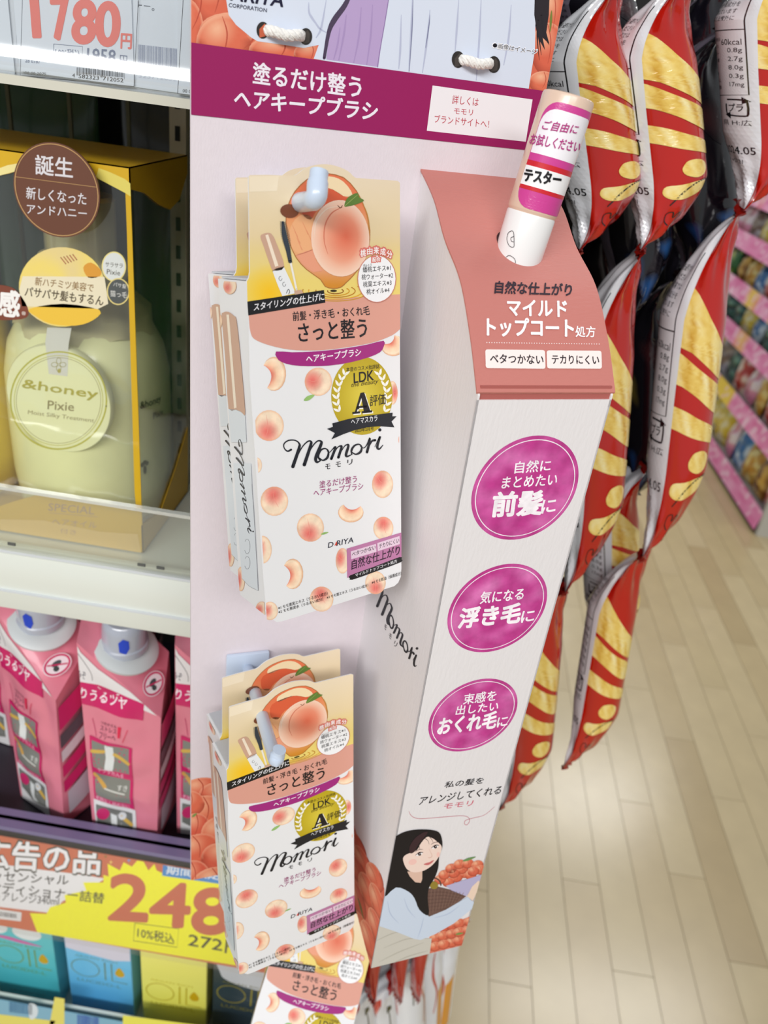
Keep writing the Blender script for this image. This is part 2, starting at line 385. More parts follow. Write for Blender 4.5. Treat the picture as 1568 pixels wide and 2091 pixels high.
# ================================================================ setting: floor
FLOORM = [mat('floor_vinyl_oak_%s' % 'abcd'[i], c, rough=.25, coat=.0, bump=.05, bscale=60, aniso=(8, .6, 1), var=.06, vscale=9, spec=.5) for i, c in enumerate([(166, 149, 114), (172, 156, 122), (158, 140, 105), (169, 153, 118)])]
m = MB(); m.box(-3.5, 5.5, -2.5, 8.5, -.06, -.0045)
floor = m.build('floor', mat('floor_joint_grey_brown', (140, 123, 92), rough=.6)); tag(floor, kind='structure')
PW, PL = .078, .60; rnd = random.Random(11); pm = {}
for i in range(22):
    for j in range(8):
        x = -.20 + i * PW; y = .15 + j * PL + (i * 7 % 10) * .06
        k = rnd.randrange(4)
        if k not in pm:
            m = MB(); m.box(0, PW - .0012, 0, PL - .0012, -.004, 0); o = m.build('plank', FLOORM[k], floor); pm[k] = o
        else:
            o = pm[k].copy(); sc.collection.objects.link(o)
        o.location = (x, y, 0); o.parent = floor
fl2 = MB()
for (x0, x1, y0, y1) in [(-3.5, -.20, -2.5, 8.5), (-.20 + 22 * PW, 5.5, -2.5, 8.5), (-.20, -.20 + 22 * PW, -2.5, .15), (-.20, -.20 + 22 * PW, 5.49, 8.5)]: fl2.box(x0, x1, y0, y1, -.004, -.0006)
o = fl2.build('plain_floor_field', FLOORM[0], floor); tag(o, kind='stuff')
# ================================================================ display stand
HV = Vector((0.91408367, 0.40552563, 0)); NV = Vector((-0.40552563, 0.91408367, 0))
RB = Matrix((HV, NV, Vector((0, 0, 1)))).transposed()
B = Fr(CAM + HV * .030 + NV * .30 + Vector((0, 0, -.417)), RB)
stand = thing('display_stand', 'pale pink cardboard display stand with a magenta title band and a tall tester carton', 'display stand', B)
CARD = mat('pale_cardboard', (226, 216, 222), rough=.6, bump=.10, bscale=1500, aniso=(1, 1, .35), var=.012, vscale=300)
CARDW = mat('white_cardboard', (232, 228, 230), rough=.55, bump=.15, bscale=900, aniso=(1, 1, .25))
EDGE = mat('cut_board_edge', (214, 204, 198), rough=.8)
def bcv(zf, y=0.0):
    def f(x, y_): q = B.loc(*zf(x, y_), 1, y); return (q.x, q.z)
    return f
BW = .1304; BT = .480
def bz(px, py): q = B.loc(px, py); return q.x, q.z
holes = []
for q in [zQ(583, 230), zQ(911, 278), zB(1087, 238), zB(1230, 258)]:
    x, z = bz(*q); holes.append((x, z))
HR = .0034
def hl(x, z, r=HR): return [(x + r * math.cos(2 * math.pi * k / 20), z + r * 1.12 * math.sin(2 * math.pi * k / 20)) for k in range(20)]
mb = MB(); mb.prism([[(0, 0), (BW, 0), (BW, BT), (0, BT)]] + [hl(x, z)[::-1] for x, z in holes], lambda u, v, t: (u, t, v), .003)
bp = mb.build('backing_board', CARD, stand, fix=True)
clipB = cw([(0.0001, .0001), (BW - .0001, .0001), (BW - .0001, BT), (0.0001, BT)])
# photograph printed on the head of the board
A = Art(bcv(zB), clip=clipB)
bandt = [(20, 170), (1440, 365)]
A.poly([(15, -60), (1520, -60), (1445, 372), (15, 175)], (216, 104, 78), 0)
for q in [(40, 60, 90, 120, .2, .5), (120, -10, 110, 120, 0, .2), (-5, 120, 75, 130, 0, .1), (250, 150, 200, 95, .2, 0), (150, 170, 110, 110, 0, .05), (380, 200, 130, 60, 0, .1), (500, 215, 70, 50, 0, .2),
          (1470, 60, 60, 110, 0, .1), (1450, 200, 70, 110, 0, .3), (1430, 330, 60, 45, .1, 0)]: fruit(A, q[0], q[1], q[2], q[3], q[4], 1, q[5])
A.poly([(150, -60), (170, 60), (200, 100), (260, 150), (285, 165), (380, 178), (470, 192), (530, 180), (510, 235), (700, 268), (1370, 355), (1395, 200), (1400, -60)], (216, 224, 240), 3)
A.poly([(655, -60), (640, 10), (600, 70), (572, 140), (560, 238), (768, 268), (780, 180), (798, 70), (815, -60)], (184, 160, 205), 4)
A.stroke([(662, -40), (635, 20), (592, 80), (570, 130), (552, 232)], [12, 20, 22, 16, 12], (74, 62, 86), 5)
A.stroke([(812, -20), (796, 80), (775, 200), (765, 268)], [3, 3, 3, 3], (146, 120, 172), 5)
for p in [[(640, 60), (630, 140), (610, 240)], [(700, 30), (690, 150), (670, 250)], [(745, 20), (738, 140), (722, 258)], [(615, 110), (605, 180), (590, 236)]]: A.stroke(p, [2, 7, 3], (170, 146, 194), 5)
for p in [[(905, -20), (900, 120), (890, 285)], [(975, 40), (962, 170), (945, 290)], [(560, 0), (540, 110), (520, 150)], [(500, 60), (530, 110), (560, 130)], [(1300, 20), (1290, 150), (1270, 260)], [(860, 60), (856, 200), (850, 275)], [(1180, -10), (1172, 160), (1160, 320)], [(1090, 0), (1082, 120), (1075, 210)], [(490, 10), (495, 60), (540, 120)]]:
    A.stroke(p, [2, 8, 3], (186, 192, 216), 4)
for p in [[(908, -20), (903, 120), (892, 285)], [(975, 60), (970, 110), (958, 190)]]: A.stroke(p, [1, 4, 2], (120, 124, 156), 5)
A.poly([(1395, -60), (1455, -60), (1450, 60), (1440, 130), (1452, 175), (1425, 150), (1435, 200), (1412, 160), (1400, 110), (1392, 60)], (42, 36, 42), 5)
for p in [[(1400, 100), (1412, 160), (1420, 220)], [(1420, 60), (1432, 140), (1452, 180)], [(1408, 80), (1404, 150), (1412, 240)]]: A.stroke(p, [8, 5, 1], (40, 34, 40), 5)
leaf(A, 1462, 40, 1455, 130, 10, (120, 130, 60), 5)
for (zf, x, y) in ((zQ, 583, 230), (zQ, 911, 278), (zB, 1087, 238), (zB, 1230, 258)):  # dark discs paint the shade inside the cord holes over the print
    A.cv = bcv(zf); k = 1.0 if zf is zQ else .525; A.disc(x, y, 48 * k, 64 * k, (44, 40, 38), 8, 0); A.poly([(x - 26 * k, y - 8 * k), (x + 14 * k, y - 50 * k), (x + 30 * k, y - 20 * k), (x + 26 * k, y + 44 * k), (x - 26 * k, y + 58 * k)], (196, 96, 66) if x == 583 else (70, 64, 60), 9)
A.cv = bcv(zB)
A.build('printed_photo', stand)
A = Art(bcv(zB), clip=clipB)
A.poly([(10, 168.6), (1450, 366.4), (1450, 610), (10, 457.2)], (152, 22, 92), 6)
A.text('塗るだけ整う', zQ(0, 0) and (0, 0), (1, 0), (0, 1), (0, 0, 0)) if False else None
A.poly([(985, 342), (1385, 398), (1358, 567), (962, 523)], (240, 236, 240), 7)
A.build('title_band', stand)
A = Art(bcv(zQ), clip=clipB)
WH = (240, 232, 242)
A.text('塗るだけ整う', (508, 632), (1330, 744), (512, 470), WH, 8, .025)
A.text('ヘアキープブラシ', (362, 812), (1448, 916), (378, 672), WH, 8, .03)
A.text('CORPORATION', (322, 52), (612, 94), (325, 22), (20, 24, 60), 8)
A.text('DARIYA', (238, -14), (735, 52), (262, -110), (20, 20, 52), 8, .03)
A.cv = bcv(zB); RD = (196, 78, 92)
A.text('詳しくは', (1062, 415), (1167, 426), (1066, 380), RD, 8)
A.text('モモリ', (1070, 455), (1145, 462), (1072, 432), RD, 8)
A.text('ブランドサイトへ！', (992, 490), (1210, 512), (994, 458), RD, 8)
A.text('●画像はイメージ', (1222, 192), (1402, 220), (1226, 168), (250, 250, 255), 7, .07)
A.text('●画像はイメージ', (1224, 190), (1400, 218), (1228, 170), (20, 20, 30), 8)
A.build('lettering', stand)
# pile of peaches printed at the foot of the board
A = Art(bcv(lambda x, y: (x, y)), clip=clipB, maxlen=None)
rnd = random.Random(3)
A.poly([(388, 1600), (440, 1594), (560, 1640), (720, 1700), (760, 1990), (388, 1900)], (214, 108, 80), 0)
for (x, y, rx, ry, h) in [(410, 1612, 44, 24, .3), (455, 1625, 50, 30, .4), (420, 1660, 52, 36, .0), (388, 1640, 30, 26, .1), (400, 1690, 30, 30, .6), (446, 1702, 36, 34, .2), (404, 1735, 46, 32, .25), (450, 1755, 40, 34, .5), (396, 1790, 34, 34, .6), (440, 1800, 48, 30, .1), (500, 1640, 50, 40, .1), (540, 1720, 60, 50, .2), (620, 1700, 60, 50, 0), (700, 1760, 60, 60, .3), (520, 1800, 60, 50, .2), (600, 1820, 60, 50, .4), (690, 1860, 60, 60, .1)]:
    fruit(A, x, y, rx, ry, rnd.uniform(-.3, .3), 1, h)
leaf(A, 392, 1668, 402, 1660, 5, (120, 150, 80), 3)
A.build('printed_peaches', stand)
# white cords laced through the punched holes
ROPE = mat('white_cotton_cord', (238, 236, 232), rough=.9, bump=.5, bscale=900)
HOLE = mat('dark_hole_backing', (44, 42, 40), rough=.8)
for (h0, h1) in ((0, 1), (2, 3)):
    a = Vector((holes[h0][0], 0, holes[h0][1])); b = Vector((holes[h1][0], 0, holes[h1][1])); m = MB()
    path = [a + Vector((.0015, .006, 0)), a + Vector((.001, .001, 0)), a + Vector((.003, -.0022, 0)), a.lerp(b, .5) + Vector((0, -.003, -.0006)), b + Vector((-.003, -.0022, 0)), b + Vector((-.001, .001, 0)), b + Vector((-.0015, .006, 0))]
    path = [Vector(p) for p in cat(path, 8)]
    for s_ in range(3):
        pts = []
        for i, p in enumerate(path):
            an = i * .55 + s_ * 2.094; pts.append(p + Vector((0, .0008 * math.cos(an), .0008 * math.sin(an))))
        m.tube(pts, .00105, 8)
    m.build('cord', ROPE, stand, smooth=True)
m = MB(); m.box(.01, BW - .01, .0035, .004, .38, .475)
m.build('header_sheet', mat('dark_header_card', (96, 84, 76), rough=.7), stand)
# hooks
HOOK = mat('pale_blue_plastic', (200, 214, 234), rough=.3, coat=.3, spec=.6)
def hook(base, tip, top, r, plate=True, name='hook', px_=0.0):
    m = MB(); base = Vector(base); tip = Vector(tip); top = Vector(top)
    pts = [base, base.lerp(tip, .5), base.lerp(tip, .88), tip + (top - tip) * .12, tip.lerp(top, .5), top - (top - tip) * .08, top]
    pts = [Vector(p) for p in cat(pts, 4)]
    n = len(pts); m.tube(pts, [r * (1.0 if i < n * .4 else 1.08 if i < n * .7 else .95) * (0.55 if i == n - 1 else 1) for i in range(n)], 14)
    o = m.build(name, HOOK, stand, smooth=True)
    if plate:
        m = MB(); m.box(base.x + px_ - .0105, base.x + px_ + .0105, -.0028, -.0002, base.z - .0095, base.z + .0095); m.build('base_plate', HOOK, o, bevel=.001, smooth=True)
    return o
# ---- the tall carton for the tester
SX = .085; BXW = .0526; FY = -.0784; FT = .328; FB = .008
def sidecv(zf):
    def f(x, y_): q = B.loc(*zf(x, y_), 0, SX); return (q.y, q.z)
    return f
prof = [sidecv(zG)(*p) for p in [(88, 562), (148, 735), (213, 975), (308, 1225), (368, 1555), (404, 1860), (406, 1912)]]
prof = [(max(FY, p[0]), p[1]) for p in prof]; prof[0] = (0, prof[0][1]); prof[-1] = (FY, prof[-1][1])
PF = cat(prof, 6)
carton = MB()
sidepoly = [(0, FB + .012), (FY, FB)] + [(FY, FT)] + [(y, z - .0012) for y, z in reversed(PF)]
carton.prism([sidepoly], lambda u, v, t: (SX + t, u, v), .0008)
carton.prism([sidepoly], lambda u, v, t: (SX + BXW - t, u, v), .0008)
carton.box(SX, SX + BXW, FY, FY + .0008, FB, FT)
ct = carton.build('tester_carton', CARDW, stand)
# side-wall print goes on the outer left wall
fl = MB(); N_ = len(PF); t_ = .0006
V = []
for y, z in PF: V += [(SX - .0006, y, z), (SX + BXW + .0006, y, z)]
hq = B.loc(*zG(660, 1010), 0, SX + BXW * .5)
PINK = (198, 122, 113)
F = [(2 * i, 2 * i + 1, 2 * i + 3, 2 * i + 2) for i in range(N_ - 1)]
V2 = [(x, y + .0003, z - t_) for x, y, z in V]; n0 = len(V)
F2 = [tuple(i + n0 for i in f[::-1]) for f in F]
E_ = [(0, 1, n0 + 1, n0), (2 * N_ - 2, 2 * N_ - 1, n0 + 2 * N_ - 1, n0 + 2 * N_ - 2)] + [(2 * i, 2 * i + 2, n0 + 2 * i + 2, n0 + 2 * i) for i in range(N_ - 1)] + [(2 * i + 1, 2 * i + 3, n0 + 2 * i + 3, n0 + 2 * i + 1) for i in range(N_ - 1)]
fl.add(V + V2, F + F2 + E_)
flap = fl.build('curved_top_flap', mat('salmon_card', PINK, rough=.5, bump=.2, bscale=900, aniso=(.3, 1, 1)), stand, smooth=True)
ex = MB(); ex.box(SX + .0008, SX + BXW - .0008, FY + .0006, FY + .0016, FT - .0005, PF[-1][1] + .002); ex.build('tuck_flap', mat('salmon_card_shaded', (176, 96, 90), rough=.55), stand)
# prints on the flap: surface through the profile, parametrised by arc length
AL = [0.0]
for i in range(1, N_): AL.append(AL[-1] + math.hypot(PF[i][0] - PF[i - 1][0], PF[i][1] - PF[i - 1][1]))
def flapsurf(u, v, h):
    v = max(0, min(AL[-1] - 1e-9, v)); i = next(k for k in range(N_ - 1) if v <= AL[k + 1]); t = (v - AL[i]) / (AL[i + 1] - AL[i])
    dy, dz = PF[i + 1][0] - PF[i][0], PF[i + 1][1] - PF[i][1]; L = math.hypot(dy, dz)
    return (SX + u, PF[i][0] + dy * t + dz / L * h, PF[i][1] + dz * t - dy / L * h)
def flapcv(zf):
    def f(x, y):
        o, d = B.ray(*zf(x, y)); best = None
        for i in range(N_ - 1):
            (y0, z0), (y1, z1) = PF[i], PF[i + 1]; ny, nz = z1 - z0, -(y1 - y0)
            den = d.y * ny + d.z * nz
            if abs(den) < 1e-9: continue
            t = ((y0 - o.y) * ny + (z0 - o.z) * nz) / den; q = o + d * t
            L2 = (y1 - y0) ** 2 + (z1 - z0) ** 2; s_ = ((q.y - y0) * (y1 - y0) + (q.z - z0) * (z1 - z0)) / L2
            e = 0 if 0 <= s_ <= 1 else min(abs(s_), abs(s_ - 1))
            if best is None or e < best[0]: best = (e, q.x - SX, AL[i] + s_ * (AL[i + 1] - AL[i]))
            if e == 0: break
        return (best[1], best[2])
    return f
A = Art(flapcv(zG), flapsurf, maxlen=.003, base=.0002)
A.text('自然な仕上がり', (505, 1312), (972, 1330), (512, 1238), (52, 40, 52), 2, .03)
A.text('マイルド', (585, 1448), (945, 1456), (583, 1352), (250, 246, 248), 2, .035)
A.text('トップコート', (460, 1572), (985, 1580), (460, 1462), (250, 246, 248), 2, .035)
A.text('処方', (998, 1578), (1118, 1580), (998, 1512), (250, 246, 248), 2, .02)
for i in range(46): A.disc(458 + i * 15.2, 1613 + i * .2, 3.2, 3.2, (250, 238, 236), 2, n=6)
def rbox(A, x0, y0, x1, y1, r, col, layer, sk=0.0, sl=0.0):
    P = []
    for cx, cy, a in ((x1 - r, y0 + r, -90), (x1 - r, y1 - r, 0), (x0 + r, y1 - r, 90), (x0 + r, y0 + r, 180)):
        for k in range(5):
            q = math.radians(a + 22.5 * k); x = cx + r * math.cos(q); y = cy + r * math.sin(q); P.append((x + sk * (y - y0), y + sl * (x - x0)))
    A.poly(P, col, layer)
rbox(A, 448, 1654, 812, 1768, 14, (248, 232, 228), 1, .03, .012); rbox(A, 822, 1660, 1156, 1770, 14, (248, 232, 228), 1, .03, .006)
A.text('ベタつかない', (478, 1738), (802, 1744), (478, 1682), (36, 30, 38), 3, .02)
A.text('テカりにくい', (855, 1742), (1142, 1746), (853, 1688), (36, 30, 38), 3, .02)
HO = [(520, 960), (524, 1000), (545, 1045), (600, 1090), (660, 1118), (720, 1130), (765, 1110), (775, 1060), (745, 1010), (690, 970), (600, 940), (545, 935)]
A.build('flap_print', flap, PRINT)
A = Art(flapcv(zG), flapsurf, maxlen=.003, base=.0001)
A.poly(cat(HO, 3, True), (58, 26, 28), 0)  # flat dark patch paints the shaded inside of the tube opening
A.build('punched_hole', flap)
# front of the carton
frontcv = lambda zf: bcv(zf, FY)
fsurf = lambda u, v, h: (u, FY - h, v)
clipF = cw([(SX + .0001, FB + .0001), (SX + BXW - .0001, FB + .0001), (SX + BXW - .0001, FT - .0001), (SX + .0001, FT - .0001)])
MAG = (190, 58, 140)
for (cx, cy, l, r, texts) in [(995, 416, (668, 482), (1322, 332), [('自然に', (925, 318), (1142, 303), (935, 246), .02), ('まとめたい', (845, 410), (1180, 388), (858, 340), .02), ('前髪', (785, 582), (1085, 566), (805, 436), .045), ('に', (1088, 562), (1172, 550), (1098, 482), .03)]),
                              (826, 1147, (522, 1222), (1130, 1062), [('気になる', (712, 1114), (976, 1088), (726, 1040), .02), ('浮き毛', (580, 1262), (952, 1226), (606, 1142), .045), ('に', (965, 1228), (1042, 1216), (974, 1160), .03)]),
                              (677, 1797, (405, 1872), (948, 1722), [('束感を', (612, 1728), (810, 1702), (622, 1664), .02), ('出したい', (566, 1792), (822, 1764), (578, 1734), .02), ('おくれ毛', (452, 1912), (806, 1868), (476, 1810), .04), ('に', (818, 1866), (880, 1854), (826, 1808), .03)])]:
    A = Art(frontcv(zM), fsurf, clip=clipF); c0 = A.cv(cx, cy); p, q = A.cv(*l), A.cv(*r); R_ = math.hypot(p[0] - q[0], p[1] - q[1]) / 2
    A2 = Art(lambda x, y: (x, y), fsurf, clip=clipF)
    def wc(r_, a):
        nz = noise.noise(Vector((r_ * math.cos(a) * 3 + cx, r_ * math.sin(a) * 3, 1.7))); c = mix(MAG, (222, 122, 186), .35 + nz * .9 - .35 * (r_ < .5)); return mix(c, (186, 58, 138), (r_ - .9) * 5)
    A2.disc(c0[0], c0[1], R_ * 1.0, R_ * 1.0, wc, 0, rings=14, n=60)
    A2.stroke([(c0[0] + R_ * .925 * math.cos(k * math.pi / 36), c0[1] + R_ * .925 * math.sin(k * math.pi / 36)) for k in range(73)], .00035, (250, 240, 248), 1, 1, False)
    A.V, A.F, A.C = A2.V, A2.F, A2.C
    for t, bl, br, tl, bo in texts: A.text(t, bl, br, tl, (252, 246, 252), 2, bo)
    A.build('round_magenta_emblem', stand, PRINTW)
A = Art(frontcv(zN), fsurf, clip=clipF)
A.text('私の髪を', (588, 386), (868, 352), (604, 340), (26, 22, 28), 1, .01)
A.text('アレンジしてくれる', (402, 510), (992, 428), (424, 450), (26, 22, 28), 1, .01)
A.text('モモリ', (582, 538), (790, 512), (596, 500), (212, 100, 120), 1, .01)
A.stroke([(335, 553), (352, 585), (400, 606), (500, 602), (640, 590), (720, 586), (762, 596), (774, 622), (756, 650), (738, 646), (744, 620), (800, 602), (880, 580), (955, 520)], [2, 4, 4, 4, 4, 4, 4, 4, 4, 4, 4, 4, 3, 2], (206, 140, 150), 1, 4)
A.build('caption_print', stand)
# printed portrait of a woman with a basket of peaches
A = Art(frontcv(zN), fsurf, clip=clipF)
A.poly([(490, 1478), (560, 1430), (640, 1370), (830, 1290), (770, 1520), (480, 1590)], (220, 120, 96), 0)
rnd = random.Random(5)
for i in range(15):
    a = i / 14; fruit(A, 520 + (i % 5) * 62 + rnd.uniform(-8, 8), 1350 + (i // 5) * 62 + (4 - i % 5) * 14, 46, 34, -.3, 1, rnd.uniform(0, .4))
leaf(A, 670, 1442, 730, 1432, 16, (120, 150, 80), 3)
A.poly([(110, 1378), (250, 1420), (370, 1472), (500, 1470), (482, 1600), (20, 1720), (60, 1500)], (206, 202, 192), 4)
for p in [[(150, 1540), (300, 1480), (380, 1470)], [(120, 1640), (260, 1570), (440, 1500)], [(70, 1500), (200, 1440), (260, 1425)], [(200, 1660), (330, 1600), (470, 1560)]]: A.stroke(p, [2, 6, 2], (184, 180, 168), 5)
rnd = random.Random(8)
for (x, y) in [(590, 1010), (640, 965), (700, 935), (760, 930), (830, 940), (850, 975), (800, 985), (740, 1000), (680, 1030), (620, 1065), (560, 1045), (720, 970), (780, 1010), (660, 1000)]:
    fruit(A, x, y, 44, 34, -.25, 5, rnd.uniform(0, .3))
leaf(A, 720, 912, 820, 880, 18, (110, 150, 90), 7)
A.poly([(600, 1090), (700, 1058), (862, 1008), (850, 1060), (745, 1165), (650, 1130)], (186, 180, 214), 7)
A.poly([(440, 1120), (540, 1096), (640, 1120), (748, 1165), (660, 1232), (560, 1285), (480, 1312), (430, 1230)], (110, 82, 74), 7)
for i in range(11): A.stroke([(470 + i * 26, 1110 + abs(i - 3) * 4), (462 + i * 22, 1300 - i * 9)], 3, (140, 108, 96), 8, 1, False)
for i in range(6): A.stroke([(455, 1140 + i * 26), (590, 1135 + i * 24), (730 - i * 22, 1165 + i * 14)], 2.5, (84, 60, 54), 8, 3, False)
A.ring(515, 1085, 50, 52, 10, (96, 70, 62), 8, 0, 24, math.pi, 2 * math.pi)
A.disc(515, 1085, 30, 28, (150, 130, 50), 8)
A.poly([(755, 1165), (790, 1095), (838, 1050), (850, 1075), (805, 1180), (790, 1200)], (240, 214, 194), 8)
A.poly([(120, 1380), (150, 1160), (200, 1098), (300, 1104), (385, 1150), (410, 1250), (480, 1312), (600, 1262), (760, 1168), (804, 1206), (790, 1255), (660, 1360), (520, 1440), (420, 1480), (370, 1472), (240, 1420)], (206, 218, 236), 8)
A.poly([(395, 1060), (420, 1050), (460, 1110), (440, 1140), (400, 1120)], (220, 226, 246), 9)
for p in [[(440, 1320), (420, 1400), (395, 1470)], [(180, 1200), (200, 1290), (260, 1360)], [(300, 1180), (330, 1260), (380, 1320)], [(520, 1320), (620, 1290), (700, 1230)]]: A.stroke(p, [2, 5, 1], (180, 194, 220), 9)
A.poly(cat([(215, 770), (262, 718), (340, 690), (430, 682), (520, 690), (562, 718), (576, 800), (552, 880), (545, 960), (520, 1030), (480, 1100), (470, 1180), (476, 1300), (410, 1262), (375, 1180), (330, 1130), (240, 1100), (150, 1166), (180, 960)], 3, True), (26, 22, 26), 10)
A.poly([(322, 985), (430, 980), (430, 1040), (420, 1066), (380, 1062), (340, 1020)], (226, 190, 172), 11)
A.poly(cat([(292, 905), (300, 872), (345, 848), (392, 828), (420, 780), (462, 735), (500, 742), (540, 770), (568, 800), (566, 835), (545, 885), (500, 940), (440, 978), (370, 990), (318, 965)], 4, True), (244, 218, 206), 12)
A.poly(cat([(372, 842), (400, 790), (440, 742), (470, 700), (440, 700), (380, 740), (340, 800), (340, 850)], 3, True), (58, 36, 42), 13)
for p in [[(440, 740), (470, 760), (480, 790)], [(480, 730), (500, 755), (508, 775)], [(500, 735), (530, 760), (540, 775)], [(400, 790), (410, 810), (405, 826)]]: A.stroke(p, [5, 3, 1], (58, 40, 46), 13)
for (x, y, r_) in [(408, 858, -.35), (522, 806, -.4)]:
    A.disc(x, y, 26, 11, (250, 244, 244), 13, r_, 1, 16); A.disc(x + 2, y, 12, 11, (52, 34, 36), 14, 0, 1, 14); A.disc(x + 4, y - 3, 3, 3, (250, 250, 250), 15, 0, 1, 8)
    A.stroke([(x - 28, y + 8), (x, y - 12), (x + 28, y - 12)], [2, 6, 3], (40, 26, 30), 14, 4)
    A.stroke([(x - 30, y - 18), (x, y - 34), (x + 28, y - 34)], [2, 4, 1], (110, 84, 80), 14, 4)
A.stroke([(478, 820), (500, 868), (484, 884), (470, 882)], [1, 3, 4, 2], (222, 180, 164), 14)
A.poly(cat([(440, 932), (464, 920), (482, 916), (498, 906), (514, 902), (498, 922), (470, 938)], 3, True), (216, 124, 122), 14)
A.stroke([(440, 932), (475, 926), (514, 903)], [1, 2, 1], (176, 80, 84), 15)
A.disc(360, 915, 30, 20, (246, 200, 190), 13, -.3); A.disc(545, 862, 12, 18, (246, 200, 190), 13)
A.build('printed_portrait', stand)
# left wall of the carton: logo and peaches
sclip = cw([(FY + .0002, FB + .0003), (-.0002, FB + .0122), (-.0002, .37), (FY + .0002, FT - .0005)])
ssurf = lambda u, v, h: (SX - h, u, v)
A = Art(sidecv(zM), ssurf, clip=sclip)
momori(A, (92, 1128), (322, 1494), (334, 1386), layer=2)
A.text('モ', (132, 1262), (146, 1276), (138, 1236), (60, 50, 56), 2); A.text('モ', (160, 1316), (176, 1332), (166, 1290), (60, 50, 56), 2); A.text('リ', (190, 1366), (206, 1380), (200, 1338), (60, 50, 56), 2)
A.build('side_logo', stand)
A = Art(sidecv(zL), ssurf, clip=sclip)
A.poly([(1000, 120), (1080, 160), (1120, 300), (1200, 440), (1300, 620), (1300, 1250), (1000, 1250)], (216, 108, 84), 0)
for (x, y, rx, ry, r_, h) in [(1090, 300, 50, 150, -.5, .5), (1150, 430, 40, 140, -.45, .3), (1100, 480, 46, 140, -.5, .6), (1230, 540, 50, 120, -.4, .1), (1180, 640, 50, 150, -.35, .2), (1250, 720, 44, 150, -.3, 0), (1110, 700, 40, 160, -.3, .7), (1130, 900, 50, 150, -.5, .1), (1190, 1000, 44, 160, -.3, .3), (1100, 1010, 40, 150, -.3, .4), (1240, 900, 40, 150, -.3, .2)]:
    fruit(A, x, y, rx, ry, r_, 1, h)
A.stroke([(1110, 690), (1130, 760), (1150, 840)], [4, 12, 3], (110, 110, 50), 3)
A.build('side_peach_print', stand)
A = Art(lambda x, y: (x, y), ssurf, clip=sclip)
# ================================================================ tester tube
hp = flapsurf(flapcv(zG)(655, 1040)[0], flapcv(zG)(655, 1040)[1], 0); hp = B.w(hp)
T0 = hp + Vector((0, 0, -.004))
tb = None
# the top of the tube lies above the carton, leaning to the right
zc = (hp - CAM).dot(AZ); topr = ray(1162, 196); k_ = (zc * .93); T1 = CAM + topr * k_
axv = (T1 - T0); TL = axv.length; az_ = axv.normalized(); ay_ = (NV - az_ * NV.dot(az_)).normalized(); ax_ = ay_.cross(az_)
ax_ = ay_.cross(az_); TF = Fr(T0, Matrix((ax_, ay_, az_)).transposed())
tester = thing('tester_tube', 'upright sample hair brush tube with beige cap and pink tester sticker, stuck in the carton', 'cosmetic tube', TF)
def cylcv(F_, R_, zf):
    def f(x, y):
        o, d = F_.ray(*zf(x, y)); a = d.x ** 2 + d.y ** 2; b = o.x * d.x + o.y * d.y; c = o.x ** 2 + o.y ** 2 - R_ ** 2; D = b * b - a * c
        t = (-b - math.sqrt(D)) / a if D > 0 else -b / a
        q = o + d * t; return (math.atan2(q.x, -q.y) * R_, q.z)
    return f
def cylsurf(R_): return lambda u, v, h: ((R_ + h) * math.sin(u / R_), -(R_ + h) * math.cos(u / R_), v)
TR = .0090
tcv = cylcv(TF, TR, zG)
vb = tcv(735, 830)[1]; vt = TL
m = MB(); m.lathe([(TR * .9, -.012), (TR * .97, 0), (TR * .985, vb - .0006), (TR * .96, vb)], 40); m.build('barrel', mat('white_gloss_plastic', (240, 240, 240), rough=.25, coat=.3), tester, smooth=True)
m = MB(); m.lathe([(TR * .93, vb - .0002), (TR * .985, vb + .0008), (TR, vb + .0012), (TR, vt - .0012), (TR * .97, vt - .0003), (TR * .9, vt), (0.0002, vt + .0001)], 40); m.build('cap', mat('beige_gloss_plastic', (226, 198, 178), rough=.3, coat=.3), tester, smooth=True)
A = Art(tcv, cylsurf(TR), maxlen=.0012, base=.00015)
def band(A, x0, y0, x1, y1, hh, col, layer):
    # a stripe wrapping the tube: baseline left to right with sagging ellipse
    a = A.cv(x0, y0); b = A.cv(x1, y1)
    return a, b
A2 = Art(lambda x, y: (x, y), cylsurf(TR), maxlen=.0014, base=.00012)
U = TR * 1.36
def v_(x, y): return tcv(x, y)[1]
vtop = v_(920, 148); vw1 = v_(915, 195); vw0 = v_(830, 475); vr1 = v_(815, 520); vs1 = v_(812, 555); vs0 = v_(790, 690 - 15); vr0 = v_(785, 700); vbt = v_(745, 805)
def rr(A, u0, v0, u1, v1, r, col, layer, top=True, bot=True):
    P = []
    for cx, cy, a, on in ((u1 - r, v0 + r, -90, bot), (u1 - r, v1 - r, 0, top), (u0 + r, v1 - r, 90, top), (u0 + r, v0 + r, 180, bot)):
        if on: P += [(cx + r * math.cos(math.radians(a + 15 * k)), cy + r * math.sin(math.radians(a + 15 * k))) for k in range(7)]
        else: P.append((u1 if cx > (u0 + u1) / 2 else u0, v0 if cy < (v0 + v1) / 2 else v1))
    A.poly(P, col, layer)
uo = TR * .0
rr(A2, uo - U, vbt, uo + U, vtop, .006, (206, 62, 148), 0)
rr(A2, uo - U * .98, vw0, uo + U * .93, vw1, .0055, (244, 242, 248), 1, True, False)
A2.poly([(uo - U, vr0), (uo + U, vr0), (uo + U, vr1), (uo - U, vr1)], (206, 26, 40), 2)
A2.poly([(uo - U, vs0), (uo + U, vs0), (uo + U, vs1), (uo - U, vs1)], (246, 246, 248), 3)
lab = A2.build('tester_sticker', tester, PRINTG)
A = Art(tcv, cylsurf(TR), maxlen=.0012, base=.00035)
MG = (180, 46, 130)
A.text('ご自由に', (795, 312), (1000, 340), (818, 256), MG, 4, .01)
A.text('お試しください', (722, 402), (1012, 452), (742, 335), MG, 4, .01)
